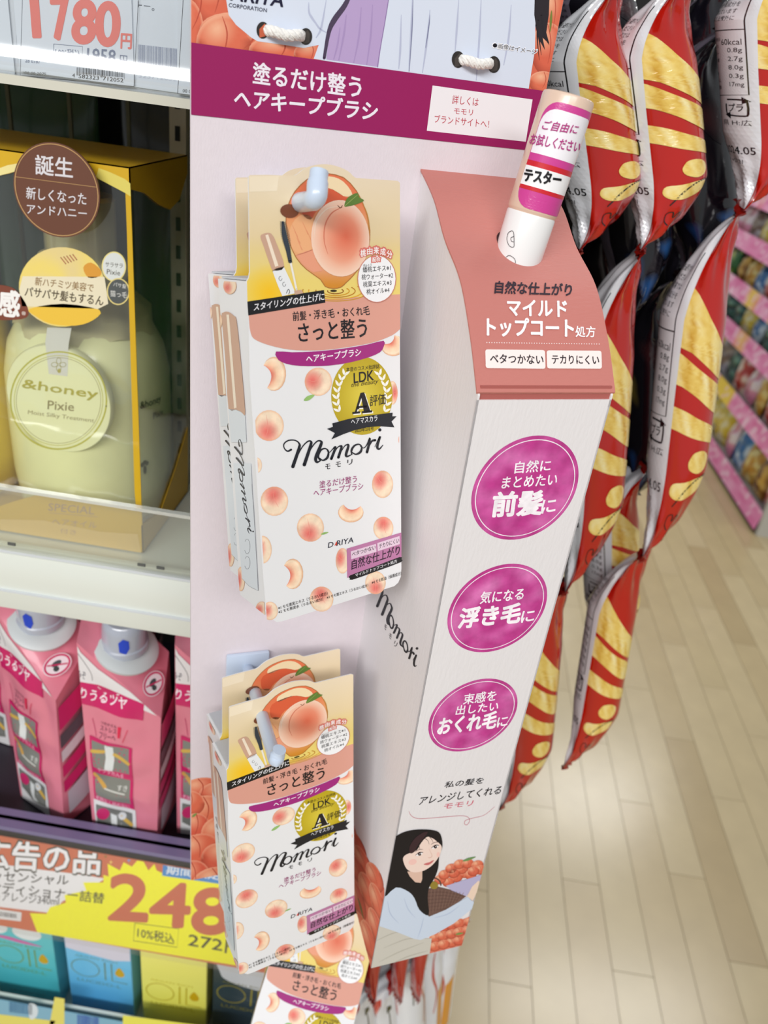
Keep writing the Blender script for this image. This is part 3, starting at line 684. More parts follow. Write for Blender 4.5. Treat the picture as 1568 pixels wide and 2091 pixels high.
A.text('テスター', (690, 625), (902, 655), (700, 550), (20, 18, 24), 4, .045)
A.build('sticker_lettering', lab)
A = Art(tcv, cylsurf(TR * .985), maxlen=.0012, base=.0002)
A.stroke([(612, 930), (592, 945), (585, 985), (600, 1022), (625, 1028), (628, 1000), (625, 940), (612, 930)], 3, (60, 60, 66), 1, 4)
A.stroke([(628, 965), (610, 972), (612, 992), (628, 998)], 3, (60, 60, 66), 1, 4)
A.stroke([(580, 1090), (600, 1080), (630, 1100), (636, 1125)], 3, (60, 60, 66), 1, 4)
A.build('outline_print', tester)
# ================================================================ carded packs
def rodr(x, y, z):
    v = Vector((x, y, z)); return Matrix.Rotation(v.length, 3, v.normalized())
R1 = rodr(-0.17411668, -0.11109747, 0.30318062) @ RB
C1 = Fr((-0.06661669, 0.25471018, 1.36929692), R1)
def c1(zf):
    def f(x, y): q = C1.loc(*zf(x, y)); return (q.x, q.z)
    return f
ecv = c1(zE); fcv = c1(zF)
def s1(zf):
    def f(x, y): q = C1.loc(*zf(x, y), 0, 0.0); return (q.y, q.z)
    return f
TAB = [ecv(*p) for p in cat([(300, 140), (440, 138), (600, 144), (650, 138), (720, 88), (800, 63), (890, 58), (980, 79), (1050, 113), (1100, 158), (1160, 166), (1425, 184)], 4)]
BR = fcv(1455, 1330); BL = fcv(515 - 92, 1762)
OUT = TAB + [ecv(1443, 200), ecv(1443, 600), ecv(1443, 1400), fcv(1448, 300), fcv(1454, 1350), fcv(1450, 1410), fcv(1430, 1455), fcv(1400, 1482), fcv(1000, 1608), fcv(700, 1702), fcv(545, 1750), fcv(505, 1756), fcv(470, 1735), fcv(440, 1700),
             fcv(422, 1660), fcv(400, 1400), fcv(372, 1000), fcv(340, 500), (ecv(300, 1700)[0], ecv(300, 1700)[1]), ecv(288, 1200), ecv(274, 962), ecv(276, 945), ecv(290, 925), ecv(298, 880), ecv(294, 500), ecv(289, 150)]
pack = thing('hair_brush_pack', 'front peach-print hair brush carton hanging on the upper hook', 'boxed cosmetic', C1, 'carded hair brush packs on the stand')
SHEET = mat('white_coated_card', (236, 236, 238), rough=.35, coat=.15)
m = MB(); m.prism([OUT], lambda u, v, t: (u, t, v), .0005); m.build('front_card', SHEET, pack)
zt = ecv(276, 950)[1]; zb = fcv(440, 1700)[1]; WX = .0600; DP = .0215
xl = fcv(422, 1660)[0]; xr = ecv(1443, 1000)[0]; xl0 = ecv(274, 962)[0]
zbr = fcv(1454, 1400)[1]; zbl = fcv(520, 1740)[1]
m = MB()
m.add([(xl0, .0005, zt), (xr, .0005, zt + .001), (xr, .0005, zbr), (xl, .0005, zb), (xl0, DP, zt), (xr, DP, zt + .001), (xr, DP, zbr), (xl, DP, zb)], [(0, 1, 2, 3), (7, 6, 5, 4), (0, 4, 5, 1), (1, 5, 6, 2), (2, 6, 7, 3), (3, 7, 4, 0)])
m.build('carton_body', SHEET, pack)
m = MB(); m.box(xl0 + .001, xr - .001, .003, DP - .001, zt + .0002, zt + .0008); m.build('top_flap', mat('grey_card_inside', (196, 198, 202), rough=.6), pack)
clipC = None
A = Art(ecv)
def creamf(x, y):
    c = mix((236, 218, 188), (232, 208, 160), (y - 200) / 500); c = mix(c, (238, 214, 118), (y - 600) / 350)
    d = math.hypot((x - 450) / 230, (y - 1040) / 220); return mix(c, (250, 196, 20), 1.05 - d)
creampts = [(289, 150), (300, 140)] + cat([(440, 138), (600, 144), (650, 138), (720, 88), (800, 63), (890, 58), (980, 79), (1050, 113), (1100, 158), (1160, 166), (1425, 184)], 4) + [(1442, 200), (1443, 1060), (1150, 1080), (870, 1110), (280, 1120), (276, 950), (290, 925), (298, 880)]
A.poly(creampts, creamf, 0, 60)
A.poly([(294, 150), (520, 146), (505, 262), (296, 268)], (244, 228, 200), 1)
def glassf(x, y):
    c = mix((232, 120, 78), (240, 180, 120), (y - 300) / 300); c = mix(c, (232, 160, 120), (y - 700) / 120)
    return mix(c, (214, 140, 40), (y - 860) / 120)
G = cat([(900, 130), (1010, 158), (1110, 262), (1180, 410), (1212, 560), (1200, 700), (1150, 815), (1085, 905), (1030, 960), (990, 995), (930, 1004), (870, 988), (835, 935), (730, 860), (650, 770), (595, 640), (572, 500), (585, 380), (640, 265), (730, 175), (815, 140)], 3, True)
A.poly(G, glassf, 1, 60)
A.poly(cat([(760, 190), (900, 150), (1010, 190), (1080, 290), (1010, 300), (900, 240), (760, 260)], 3, True), (246, 222, 180), 2)
A.poly(cat([(700, 270), (880, 235), (1010, 300), (1070, 350), (960, 350), (820, 400), (760, 480), (690, 420)], 3, True), (222, 96, 60), 2)
A.poly(cat([(640, 480), (720, 440), (790, 500), (770, 700), (690, 740), (620, 700), (590, 600)], 3, True), (242, 178, 128), 2)
A.poly([(648, 752), (720, 722), (800, 700), (800, 790), (850, 870), (780, 880), (700, 820)], (236, 160, 128), 3)
A.stroke([(648, 752), (720, 730), (800, 698)], [2, 5, 2], (190, 110, 80), 4)
for i, (x0, y0) in enumerate([(620, 520), (640, 570), (655, 620), (700, 500), (730, 560)]): A.stroke([(x0, y0), (x0 + 40, y0 + 90)], [2, 5], (232, 150, 110), 3, 1)
A.stroke(G[::3] + [G[0]], 6, (176, 112, 50), 4, 2)
A.stroke([(1130, 300), (1190, 440), (1205, 580), (1180, 720), (1100, 860)], [3, 9, 10, 8, 3], (196, 134, 60), 5)
def bigp(r, a):
    x = r * math.cos(a); y = r * math.sin(a); d = math.hypot(x - .2, y + .05); c = mix((226, 108, 78), (244, 180, 150), d * 1.15); c = mix(c, (250, 226, 206), (r - .62) * 1.9)
    return c
A.disc(985, 622, 222, 292, bigp, 6, -.05, 10, 40)
A.stroke([(1000, 385), (920, 430), (870, 520), (862, 640), (890, 740)], [3, 9, 8, 6, 2], (214, 118, 92), 7)
A.stroke([(975, 380), (880, 400), (800, 500), (790, 620)], [2, 8, 8, 2], (250, 224, 204), 7)
A.poly(cat([(1015, 378), (1035, 320), (1085, 285), (1118, 280), (1130, 310), (1165, 335), (1100, 365), (1050, 378)], 3, True), (96, 128, 52), 8); A.stroke([(1018, 376), (1070, 330), (1118, 290)], [4, 4, 2], (160, 180, 96), 9)
A.stroke([(965, 372), (985, 390), (1000, 372)], [4, 6, 4], (96, 60, 30), 9)
for (rx, ry, c) in [(60, 20, (150, 90, 10)), (105, 34, (214, 150, 20)), (150, 48, (190, 124, 20)), (205, 62, (226, 168, 40)), (250, 76, (206, 150, 40))]:
    A.ring(950, 1030 - 6, rx, ry, 7, c, 2, 0, 36, -.6, math.pi * 1.05)
A.disc(935, 1022, 26, 9, (60, 50, 20), 3)
# small bottle and brush
A.poly(cat([(378, 610), (400, 588), (440, 580), (468, 596), (500, 660), (560, 838), (478, 868), (450, 820), (405, 690)], 3, True), (206, 166, 142), 3)
A.poly([(415, 600), (436, 592), (515, 830), (490, 840)], (246, 228, 206), 4)
A.poly([(470, 872), (500, 850), (556, 838), (600, 930), (645, 1040), (545, 1062), (510, 980)], (236, 238, 240), 3)
A.stroke([(470, 872), (500, 852), (556, 838)], 4, (120, 90, 70), 5, 3)
for (x, y) in [(530, 928), (558, 972)]: A.ring(x, y, 12, 16, 3, (90, 90, 96), 5, 0, 16, 0, 5)
A.stroke([(575, 1040), (590, 1010), (600, 1030), (592, 1045)], 4, (40, 40, 46), 5)
A.stroke([(606, 800), (628, 900), (652, 1012)], 15, (240, 236, 226), 4)
A.poly([(634, 1022), (690, 1014), (704, 1040), (640, 1052)], (206, 168, 142), 5)
A.stroke([(548, 500), (560, 600), (585, 700), (604, 800)], [18, 36, 34, 26], (52, 60, 70), 5)
for i in range(22):
    t = i / 21; x = 548 + 56 * t; y = 500 + 300 * t; hw = 18 + 16 * math.sin(math.pi * min(1, t * 1.2 + .1))
    A.stroke([(x - hw, y + 4), (x + hw, y - 4)], [2, 2], (44, 52, 62), 6, 1, False); A.stroke([(x - hw, y - 6), (x, y), (x + hw, y + 6)], [2, 4, 2], (60, 70, 82), 6, 1, False)
A.disc(597, 414, 70, 52, (120, 66, 40), 9, .1)      # euro-hole painted as a flat disc in its shaded brown
A.disc(1262, 930, 148, 182, (206, 128, 112), 9); A.disc(1262, 930, 142, 176, (246, 246, 248), 10)
for i, ch in enumerate('桃由来成分'):
    x = 1158 + i * 50; y = 770 - 28 * math.sin(math.pi * (i + .2) / 4.4); sl = (-.22, -.12, 0, .16, .3)[i] * 46
    A.text(ch, (x - 24, y + 0), (x + 24, y + sl), (x - 24, y - 62), (222, 118, 106), 10, .12); A.text(ch, (x - 20, y - 2), (x + 20, y + sl * .8), (x - 20, y - 56), (250, 246, 244), 11, .02)
A.text('配合', (1222, 808), (1294, 800), (1222, 762), (222, 118, 106), 10, .12); A.text('配合', (1228, 802), (1288, 796), (1228, 768), (250, 246, 244), 11, .02)
K = (24, 20, 26)
A.text('ばんとう', (1158, 836), (1222, 832), (1158, 818), K, 11); A.text('蟠桃エキス※1', (1155, 884), (1368, 868), (1154, 838), K, 11); A.text('桃ウォーター※2', (1146, 940), (1385, 924), (1146, 896), K, 11)
A.text('桃葉エキス※3', (1158, 996), (1374, 980), (1157, 952), K, 11); A.text('桃オイル※4', (1184, 1052), (1358, 1036), (1183, 1008), K, 11)
A.build('tab_print', pack, PRINTG)
A = Art(ecv)
A.poly([(284, 1150), (500, 1130), (870, 1085), (1150, 1068), (1443, 1048), (1444, 1312)] + cat([(1444, 1312), (1380, 1362), (1250, 1412), (1100, 1442), (900, 1470), (760, 1477), (600, 1470), (450, 1438), (350, 1400), (312, 1365), (296, 1300)], 3), (222, 160, 143), 1)
A.poly([(278, 1104), (862, 1016), (873, 1112), (285, 1210)], (18, 18, 22), 3)
A.text('スタイリングの仕上げに', (327, 1176), (864, 1094), (330, 1116), (244, 242, 246), 4, .008)
A.text('前髪・浮き毛・おくれ毛', (626, 1252), (1212, 1206), (622, 1182), K, 4, .012)
A.text('さっと整う', (668, 1412), (1190, 1372), (664, 1268), K, 4, .015)
A.poly(cat([(497, 1485), (620, 1490), (760, 1486), (900, 1475), (1040, 1458), (1200, 1430), (1317, 1402), (1318, 1445), (1290, 1490), (1200, 1530), (1060, 1568), (900, 1592), (740, 1596), (620, 1588), (540, 1565), (505, 1535)], 2, True), (164, 34, 126), 3)
A.text('ヘアキープブラシ', (727, 1570), (1143, 1516), (727, 1512), (250, 244, 250), 4, .02)
A.build('title_print', pack, PRINTG)
# watercolour peaches on the white part
A = Art(ecv); cc = [C1.loc(0, 0)] and None
A.clip = cw([(xl0 + .0001, .01), (xr - .0001, .01), (xr - .0001, -.2), (xl + .0002, -.2)])
A.cv = ecv; slice_(A, 482, 1655, 92, 130, math.pi * .93, 0, .5); peach(A, 820, 1715, 104, 108, 3.3, 0); leaf(A, 708, 1858, 792, 1815, 34)
slice_(A, 1390, 1440, 92, 80, -2.2, 0, .4); peach(A, 1385, 1800, 40, 90, 0, 0)
A.cv = fcv; peach(A, 445, 257, 112, 118, 1.9, 0); peach(A, 485, 834, 105, 112, -1.7, 0); peach(A, 760, 1035, 103, 108, 1.8, 0); leaf(A, 838, 1086, 898, 1070, 16)
slice_(A, 1068, 920, 97, 76, -1.45, 0, .45); peach(A, 1310, 705, 80, 105, -2.3, 0); slice_(A, 625, 1388, 80, 116, math.pi * .95, 0, .5); peach(A, 1316, 1040, 76, 88, -1.6, 0)
peach(A, 1005, 1288, 52, 98, -2.6, 0); peach(A, 845, 1580, 90, 96, -1.8, 0); peach(A, 1256, 1455, 78, 88, 1.6, 0); peach(A, 1475, 365, 45, 60, 3, 0); peach(A, 1475, 862, 38, 60, 3, 0)
peach(A, 395, 1203, 70, 106, 3.3, 0); peach(A, 452, 1670, 60, 70, 3.2, 0); peach(A, 350, 560, 40, 60, 3.2, 0)
A.build('peach_print', pack, PRINTW)
# award seal
A = Art(ecv)
A.disc(1152, 1822, 234, 298, lambda r, a: mix((226, 206, 70), (190, 166, 22), r * 1.1), 1, 0, 5, 44)
def leaves(side):
    for i in range(7):
        t = i / 6; a = math.radians(205 - 70 * t) if side < 0 else math.radians(-25 + 70 * t)
        cx = 1152 + 190 * math.cos(a); cy = 1840 - 245 * math.sin(a) * 1.0
        for k in (-1, 1):
            b = math.radians(-62 if k < 0 else -128) if side < 0 else math.radians(-50 if k < 0 else -118)
            b += (t - .5) * .9 * (-side); leaf(A, cx, cy, cx + 52 * math.cos(b) , cy + 56 * math.sin(b), 20, (248, 246, 236), 2)
leaves(-1); leaves(1)
A.text('本音のコスメ批評誌', (1032, 1640), (1285, 1614), (1032, 1606), K, 3); A.text('LDK', (1090, 1726), (1242, 1702), (1088, 1650), K, 3, .02)
A.text('the Beauty', (1062, 1768), (1268, 1738), (1075, 1722), (86, 70, 20), 3)
for off, col, ly in ((8, (250, 248, 240), 3), (0, K, 4)):
    o = off
    A.poly([(1140 + o, 1800 + o), (1168 + o, 1795 + o), (1216 + o, 1940 + o), (1166 + o, 1944 + o)], col, ly); A.poly([(1140 + o, 1800 + o), (1150 + o, 1830 + o), (1110 + o, 1948 + o), (1096 + o, 1950 + o)], col, ly)
    A.poly([(1112 + o, 1902 + o), (1190 + o, 1894 + o), (1190 + o, 1910 + o), (1108 + o, 1918 + o)], col, ly); A.poly([(1078 + o, 1946 + o), (1136 + o, 1940 + o), (1137 + o, 1956 + o), (1078 + o, 1962 + o)], col, ly); A.poly([(1150 + o, 1940 + o), (1228 + o, 1932 + o), (1230 + o, 1948 + o), (1150 + o, 1956 + o)], col, ly)
A.text('評価', (1212, 1904), (1332, 1888), (1212, 1818), K, 4)
A.cv = fcv
A.poly([(885, 282), (930, 266), (925, 240), (1050, 206), (1160, 186), (1385, 158), (1382, 186), (1415, 186), (1376, 226), (1398, 270), (1290, 262), (1200, 268), (1100, 290), (1010, 322), (918, 362), (945, 314)], (20, 24, 34), 5)
A.text('ヘアマスカラ', (1068, 250), (1268, 222), (1068, 206), (246, 246, 250), 6); A.text('2023年2月号', (1096, 312), (1240, 292), (1096, 280), K, 6)
A.build('award_seal', pack, PRINTG)
A = Art(fcv); momori(A, (625, 570), (1290, 430), (1288, 290), layer=3)
for ch, x, y in (('モ', 872, 592), ('モ', 952, 575), ('リ', 1040, 558)): A.text(ch, (x, y), (x + 38, y - 6), (x + 1, y - 40), K, 3, .01)
PU = (160, 60, 120)
A.text('塗るだけ整う', (828, 734), (1112, 688), (828, 680), PU, 3); A.text('ヘアキープブラシ', (782, 798), (1160, 742), (784, 744), PU, 3)
A.text('D RIYA', (893, 1190), (1086, 1147), (898, 1148), (30, 30, 50), 3); A.poly([(942, 1172), (958, 1140), (970, 1166)], (220, 70, 50), 3)
A.poly([(1035, 1195), (1452, 1072), (1453, 1290), (1040, 1418)], (190, 122, 166), 3)
A.poly([(1066, 1216), (1258, 1158), (1262, 1218), (1070, 1276)], (232, 206, 224), 4); A.poly([(1268, 1152), (1438, 1098), (1440, 1160), (1272, 1214)], (232, 206, 224), 4)
A.text('ベタつかない', (1074, 1256), (1254, 1200), (1076, 1222), K, 5); A.text('テカりにくい', (1282, 1196), (1434, 1148), (1282, 1160), K, 5)
A.text('自然な仕上がり', (1072, 1356), (1438, 1240), (1074, 1282), (50, 20, 46), 5, .015)
A.poly(cat([(1062, 1398), (1250, 1330), (1440, 1258), (1452, 1275), (1448, 1298), (1260, 1368), (1078, 1432), (1060, 1420)], 2, True), (18, 16, 20), 4)
A.text('マイルドトップコート処方', (1102, 1412), (1420, 1300), (1100, 1386), (246, 246, 250), 5)
A.text('※1 モモ果実エキス（うるおい成分）', (514, 1662), (890, 1548), (512, 1634), K, 5); A.text('※2 モモ果実水（うるおい成分）', (516, 1692), (856, 1590), (514, 1666), K, 5)
A.text('※3 モモ葉エキス（うるおい成分）', (884, 1580), (1200, 1484), (882, 1556), K, 5); A.text('※4 モモ核油（保護成分）', (1226, 1468), (1450, 1396), (1226, 1440), K, 5)
A.build('lettering', pack, PRINTG)
# side wall print: tube drawing and logo
su = lambda u, v, h: (xl0 - .0002 - h + (xl - xl0) * (v - zt) / (zb - zt), u, v)
A = Art(s1(zS), su); A.clip = cw([(.0006, zt - .0005), (DP, zt - .0005), (DP, zb), (.0006, zb)])
A.poly(cat([(135, 600), (150, 570), (190, 555), (240, 568), (285, 610), (312, 650), (350, 1000), (385, 1400), (404, 1640), (408, 1780), (370, 1745), (300, 1712), (212, 1702), (190, 1300), (160, 900)], 2, True), (206, 168, 146), 1)
A.poly([(195, 590), (225, 590), (310, 1690), (280, 1700)], (244, 230, 210), 2)
peach(A, 235, 250, 78, 100, 2.6, 0); slice_(A, 90, 670, 50, 110, -1.6, 0)
A.poly([(212, 1705), (300, 1715), (370, 1748), (410, 1790), (425, 2100), (240, 2100)], (222, 228, 234), 1)
A.cv = s1(zT)
A.poly([(330, -400), (590, -400), (690, 1470), (560, 1405), (450, 1290), (400, 600)], (222, 228, 234), 1)
A.stroke([(600, -100), (650, 600), (690, 1465)], [2, 3, 3], (120, 120, 128), 2, 3); A.stroke([(450, 1290), (560, 1405), (690, 1470)], [2, 4, 3], (150, 156, 160), 2, 3)
peach(A, 430, 1300, 60, 180, 3, 0); peach(A, 740, 1740, 90, 110, 3, 0)
for (cx, cy, rx, ry) in [(530, 820, 42, 108), (530, 1060, 42, 92)]: A.ring(cx, cy, rx, ry, 4, (110, 112, 118), 2, 0, 26, -2.4, 2.6)
momori(A, (355, -640), (545, 590), (620, 600), layer=2, col=(60, 60, 66), k=.55)
A.build('side_print', pack, PRINTG)
# hooks of the stand
h1e = C1.w(C1.loc(*zE(800, 335), 1, -.012)); h1t = C1.w(C1.loc(*zE(828, 110), 1, -.010)); p0 = C1.w(C1.loc(*zE(590, 385)))
inv = stand.matrix_world.inverted(); inv = B.mat().inverted()
a, b, c = inv @ p0, inv @ h1e, inv @ h1t
base = Vector((a.x - .003, -.0005, a.z - .006)); o = hook(base, b, c, .0031, px_=.009)
# second pack on the upper hook
def shifted(R, px, py, fr, dn):
    n = R @ Vector((0, 1, 0)); o0 = fr.o + n * dn; d = ray(px, py); t = (o0 - CAM).dot(n) / d.dot(n); return Fr(CAM + d * t, R)
def topleft(fr, zf, x, y):   # image position of the pack's local shoulder corner -> frame origin used here is that corner
    return zf(x, y)
def place(fr, label):
    r = dup(pack, fr.mat()); r['label'] = label; return r
def copy_pack(fr0, R, px, py, dn, label):
    """px, py: where the shoulder corner (local tab corner) is seen"""
    corner = R @ Vector((ecv(289, 150)[0], 0, ecv(289, 150)[1])); n = R @ Vector((0, 1, 0)); o0 = fr0.o + n * dn + corner
    d = ray(px, py); t = (o0 - CAM).dot(n) / d.dot(n); return place(Fr(CAM + d * t - corner, R), label), Fr(CAM + d * t - corner, R)
copy_pack(C1, R1, *zE(188, 168), DP + .0012, 'second hair brush carton on the upper hook, mostly hidden behind the front one')
R2 = rodr(0.027379, 0.00218453, -0.13465881) @ R1
C2 = Fr((-0.06464953, 0.24354118, 1.16200873), R2)
k2 = place(C2, 'front peach-print hair brush carton on the lower hook, tilted up to the right')
copy_pack(C2, R2, 453.5, 1386, DP + .001, 'back hair brush carton on the lower hook, its tab showing above the front one')
R3 = rodr(-0.51427082, -0.03647228, -0.6582263) @ R1
C3 = Fr((-0.03941705, 0.31723378, 0.93769384), R3)
place(C3, 'hair brush carton at the bottom edge of the photo, leaning back under the lower hook')
hb = inv @ atY(0, 0, 1); q = B.loc(*zK(300, 215)); base2 = Vector((q.x, -.0005, q.z))
hp2 = inv @ C2.w(C2.loc(*zK(410, 580))); d2 = (hp2 - base2)
# where does that line reach the seen end of the hook?
best = min((abs((lambda P: (lambda c: (CX + FPX * c[0] / c[2] - zK(515, 900)[0]) ** 2 + (CY + FPX * c[1] / c[2] - zK(515, 900)[1]) ** 2)(((P - CAM).dot(AX), (P - CAM).dot(AY), (P - CAM).dot(AZ))))(B.w(base2 + d2 * (1 + .02 * i)))), i) for i in range(80))
e2 = base2 + d2 * (1 + .02 * best[1]); hook(base2, e2, e2 + Vector((.0012, -.0005, .006)), .0028)
c3h = inv @ C3.w((ecv(600, 400)[0], 0, ecv(600, 400)[1])); m3 = inv @ C3.w((ecv(600, 400)[0], -.01, ecv(600, 400)[1]))
hook(Vector((c3h.x, -.0005, .012)), Vector((c3h.x, -.002, .010)), m3, .0022, False)
# ================================================================ left shelving unit
WHITE = mat('white_shelf_enamel', (226, 230, 222), rough=.3, coat=.4, spec=.6)
DARK = mat('black_back_panel', (14, 14, 15), rough=.7); GREYP = mat('rail_grey_plastic', (214, 219, 224), rough=.3, coat=.5)
unit = thing('shelving_unit', 'white metal store shelving with price rails and black end panel left of the stand', 'shelf', Fr((0, .37, 0)))
def wp(m, name, mt, **k):   # world-built solid -> part of the unit
    m.V = [(v[0], v[1] - .37, v[2]) for v in m.V]; return m.build(name, mt, unit, **k)
X0, X1 = -.75, .0
def deck(zt, lip0, lip1, mt=WHITE, name='shelf_deck'):
    m = MB(); m.box(X0, X1, .372, .62, zt - .006, zt); m.box(X0, X1, .3715, .3745, lip0, lip1)
    return wp(m, name, mt)
deck(1.4, 1.3845, 1.48); deck(1.1250, 1.094, 1.1364); deck(.871, .80, .8925, mat('violet_black_deck', (40, 36, 48), rough=.4)); deck(.62, .50, .655)
# rounded white lip under the clear fence
m = MB(); R_ = []
for y, z in [(.3715, 1.1364), (.3665, 1.1352), (.3645, 1.131), (.3640, 1.118), (.3645, 1.104), (.3665, 1.0935), (.3715, 1.0915)]: R_.append((y, z))
m.add([(x, y, z) for x in (X0, X1) for y, z in R_], [(i, i + 1, i + 8, i + 7) for i in range(6)] + [tuple(range(7)), tuple(range(13, 6, -1))]); wp(m, 'shelf_lip', WHITE, smooth=True)
m = MB(); m.box(X0, X1, .3625, .3650, 1.1085, 1.1095); m.box(X0, X1, .3612, .3648, 1.1375, 1.1392); wp(m, 'lip_groove', GREYP)
CLR = clear('clear_acrylic', (250, 252, 250), .05, .04, .12, (236, 238, 232))
m = MB(); m.box(X0, X1, .3615, .3632, 1.137, 1.1803); wp(m, 'clear_fence', CLR)
m = MB(); m.box(X0, X1, .3605, .3640, 1.1795, 1.1815); wp(m, 'fence_rim', clear('clear_rim', (250, 252, 250), .25, .08, .5, (240, 242, 240)))
m = MB()
for x in (-.2235, -.1475, -.1365): m = MB(); m.box(x - .0022, x + .0022, .3608, .3616, 1.1435, 1.1452); wp(m, 'rail_clip', mat('grey_clip', (90, 92, 90), rough=.5))
# top price rail: white channel with bulging clear cover
m = MB(); m.box(X0, X1, .3690, .3712, 1.383, 1.47); wp(m, 'price_rail', mat('white_price_rail', (214, 220, 226), rough=.35, coat=.3))
m = MB(); m.box(X0, X1, .3600, .3712, 1.3795, 1.3832); wp(m, 'rail_rim', mat('cream_rail_rim', (212, 210, 196), rough=.35, coat=.3))
m = MB(); P = [(.3700, 1.3836), (.3650, 1.3842), (.3625, 1.3852), (.3608, 1.3868), (.3604, 1.3884), (.3608, 1.3902), (.3617, 1.3928), (.3623, 1.3960), (.3625, 1.402), (.3627, 1.43), (.3630, 1.445), (.3660, 1.462), (.3700, 1.466)]
m.add([(x, y, z) for x in (X0, X1) for y, z in P], [(i, i + 1, i + 14, i + 13) for i in range(12)])
wp(m, 'rail_cover', clear('rail_cover_film', (252, 253, 254), .16, .16, .03, (240, 244, 250), .10, 30), smooth=True)
# back, wires, posts
m = MB(); m.box(X0, .124, .62, .628, .3, 1.9); wp(m, 'back_panel', DARK)
m = MB(); m.box(.0, .124, .60, .61, .0, 1.9); wp(m, 'end_panel', DARK)
m = MB(); m.box(.0, .006, .375, .62, .0, 1.9); wp(m, 'side_panel', DARK)
WIRE = mat('dull_olive_wire', (92, 90, 62), rough=.5)
for px in (20, 143, 262, 381, -100, -220):
    p = atY(px, 230, .53); m = MB(); m.box(p.x - .0011, p.x + .0011, .529, .531, 1.14, 1.39); wp(m, 'wire', WIRE)
m = MB(); p = atY(369, 700, .50); m.box(p.x - .005, p.x + .005, .497, .503, .4, 1.383); wp(m, 'upright_post', mat('post_grey_enamel', (186, 176, 152), rough=.4, coat=.2))
m = MB()
for k in range(14): m.box(p.x - .0014, p.x + .0014, .4962, .4972, 1.15 + k * .017, 1.158 + k * .017)
o = wp(m, 'slot_row', DARK); tag(o, kind='stuff')
def art_y(Y, zf, parent=None, clip=None, oy=.37, **k):
    return Art(lambda x, y: ((lambda q: (q.x, q.z))(atY(*zf(x, y), Y))), lambda u, v, h: (u, Y - oy - h, v), clip=clip, **k)
# --- price tags in the top rail
PT = mat('tag_paper', (220, 228, 236), rough=.5)
def tag_card(x0, x1, z0, z1, Y, label, name='price_tag', cat_='price tag', mt=PT, group=None):
    f = Fr((x0, Y, z0)); m = MB(); m.box(0, x1 - x0, 0, .0006, 0, z1 - z0); o = m.build(name, mt, None, fr=f); tag(o, label, cat_, group); return o, f
def art_on(o, f, zf, clip=None):
    Y = f.o.y
    return Art(lambda x, y: ((lambda q: (q.x - f.o.x, q.z - f.o.z))(atY(*zf(x, y), Y))), lambda u, v, h: (u, -h, v), clip=clip)
q0 = atY(*zA(162, 603), .3672); q1 = atY(*zA(1072, 694), .3672)
t1, f1 = tag_card(q0.x, q1.x, q1.z, 1.455, .3672, 'white price tag reading 1780 yen in large red digits on the top rail')
A = art_on(t1, f1, zA); RDD = (236, 120, 106); GR = (110, 122, 148)
A.text('1', (268, 297), (325, 296), (243, -30), RDD, 1, .03); A.poly([(243, -30), (310, -30), (322, 297), (272, 297)], RDD, 1)
A.text('7', (432, 312), (560, 308), (412, -20), RDD, 1, .05); A.text('8', (582, 342), (752, 342), (594, 6), RDD, 1, .05); A.text('0', (772, 362), (948, 362), (778, 22), RDD, 1, .05)
A.text('円', (966, 386), (1050, 392), (970, 268), RDD, 1, .03)
A.text('10%税込', (440, 462), (648, 484), (444, 380), GR, 1, .01); A.text('1958', (694, 492), (920, 508), (700, 384), GR, 1, .02); A.text('円', (956, 520), (1014, 528), (960, 438), GR, 1)
for p in [[(430, 352), (660, 372), (655, 495), (428, 474), (430, 352)]]: A.stroke(p, 4, GR, 1, 1)
A.text('28 0787', (202, 498), (322, 508), (204, 468), GR, 1); A.text('00 00 2075', (198, 592), (368, 604), (200, 570), (40, 44, 54), 1)
A.text('4', (578, 616), (598, 618), (580, 586), (20, 20, 26), 1); A.text('582323', (628, 624), (790, 640), (630, 592), (20, 20, 26), 1); A.text('712052', (822, 642), (986, 660), (824, 610), (20, 20, 26), 1)
rnd = random.Random(2)
def bars(A, x0, y0, x1, y1, h, n, col, layer=1, ends=14):
    x = 0.0
    while x < 1:
        wd = rnd.choice([.006, .006, .011, .016]); e = ends if x < .03 or .49 < x < .53 or x > .96 else 0
        xa, ya = x0 + (x1 - x0) * x, y0 + (y1 - y0) * x; xb, yb = x0 + (x1 - x0) * (x + wd), y0 + (y1 - y0) * (x + wd)
        A.poly([(xa, ya), (xb, yb), (xb - 1, yb + h + e), (xa - 1, ya + h + e)], col, layer); x += wd + rnd.choice([.006, .011, .016])
bars(A, 614, 538, 1002, 570, 50, 40, (20, 20, 26))
A.stroke([(162, 603), (1072, 692)], 5, (20, 20, 26), 1, 1); A.stroke([(1072, 692), (1108, -30)], 4, (40, 44, 54), 1, 1); A.stroke([(162, 603), (180, -30)], 3, (90, 96, 110), 1, 1)
A.build('tag_print', t1, PRINTG)
qa = atY(*zA(1105, 700), .3680); qb = atY(*zA(1420, 742), .3680)
t2, f2 = tag_card(qa.x - .003, qb.x + .004, qb.z, 1.455, .3680, 'faded white price tag with a grey barcode, between two other tags on the top rail')
A = art_on(t2, f2, zA); bars(A, 1105, 355, 1436, 392, 150, 40, (140, 150, 176)); A.text('323712052', (1108, 620), (1412, 650), (1110, 588), (196, 202, 216), 1)
A.stroke([(1106, 40), (1132, 42)], 7, (60, 66, 80), 1, 1); A.stroke([(1106, 10), (1106, 55)], 6, (60, 66, 80), 1, 1); A.stroke([(1152, 46), (1200, 50)], 5, (60, 66, 80), 1, 1); A.ring(1224, 76, 8, 9, 4, (60, 66, 80), 1)
A.build('tag_print', t2, PRINTG)
qc = atY(*zA(1420, 748), .3672)
t3, f3 = tag_card(qc.x, -.06, qc.z, 1.455, .3672, 'white price tag on the top rail cut off by the edge of the display stand')
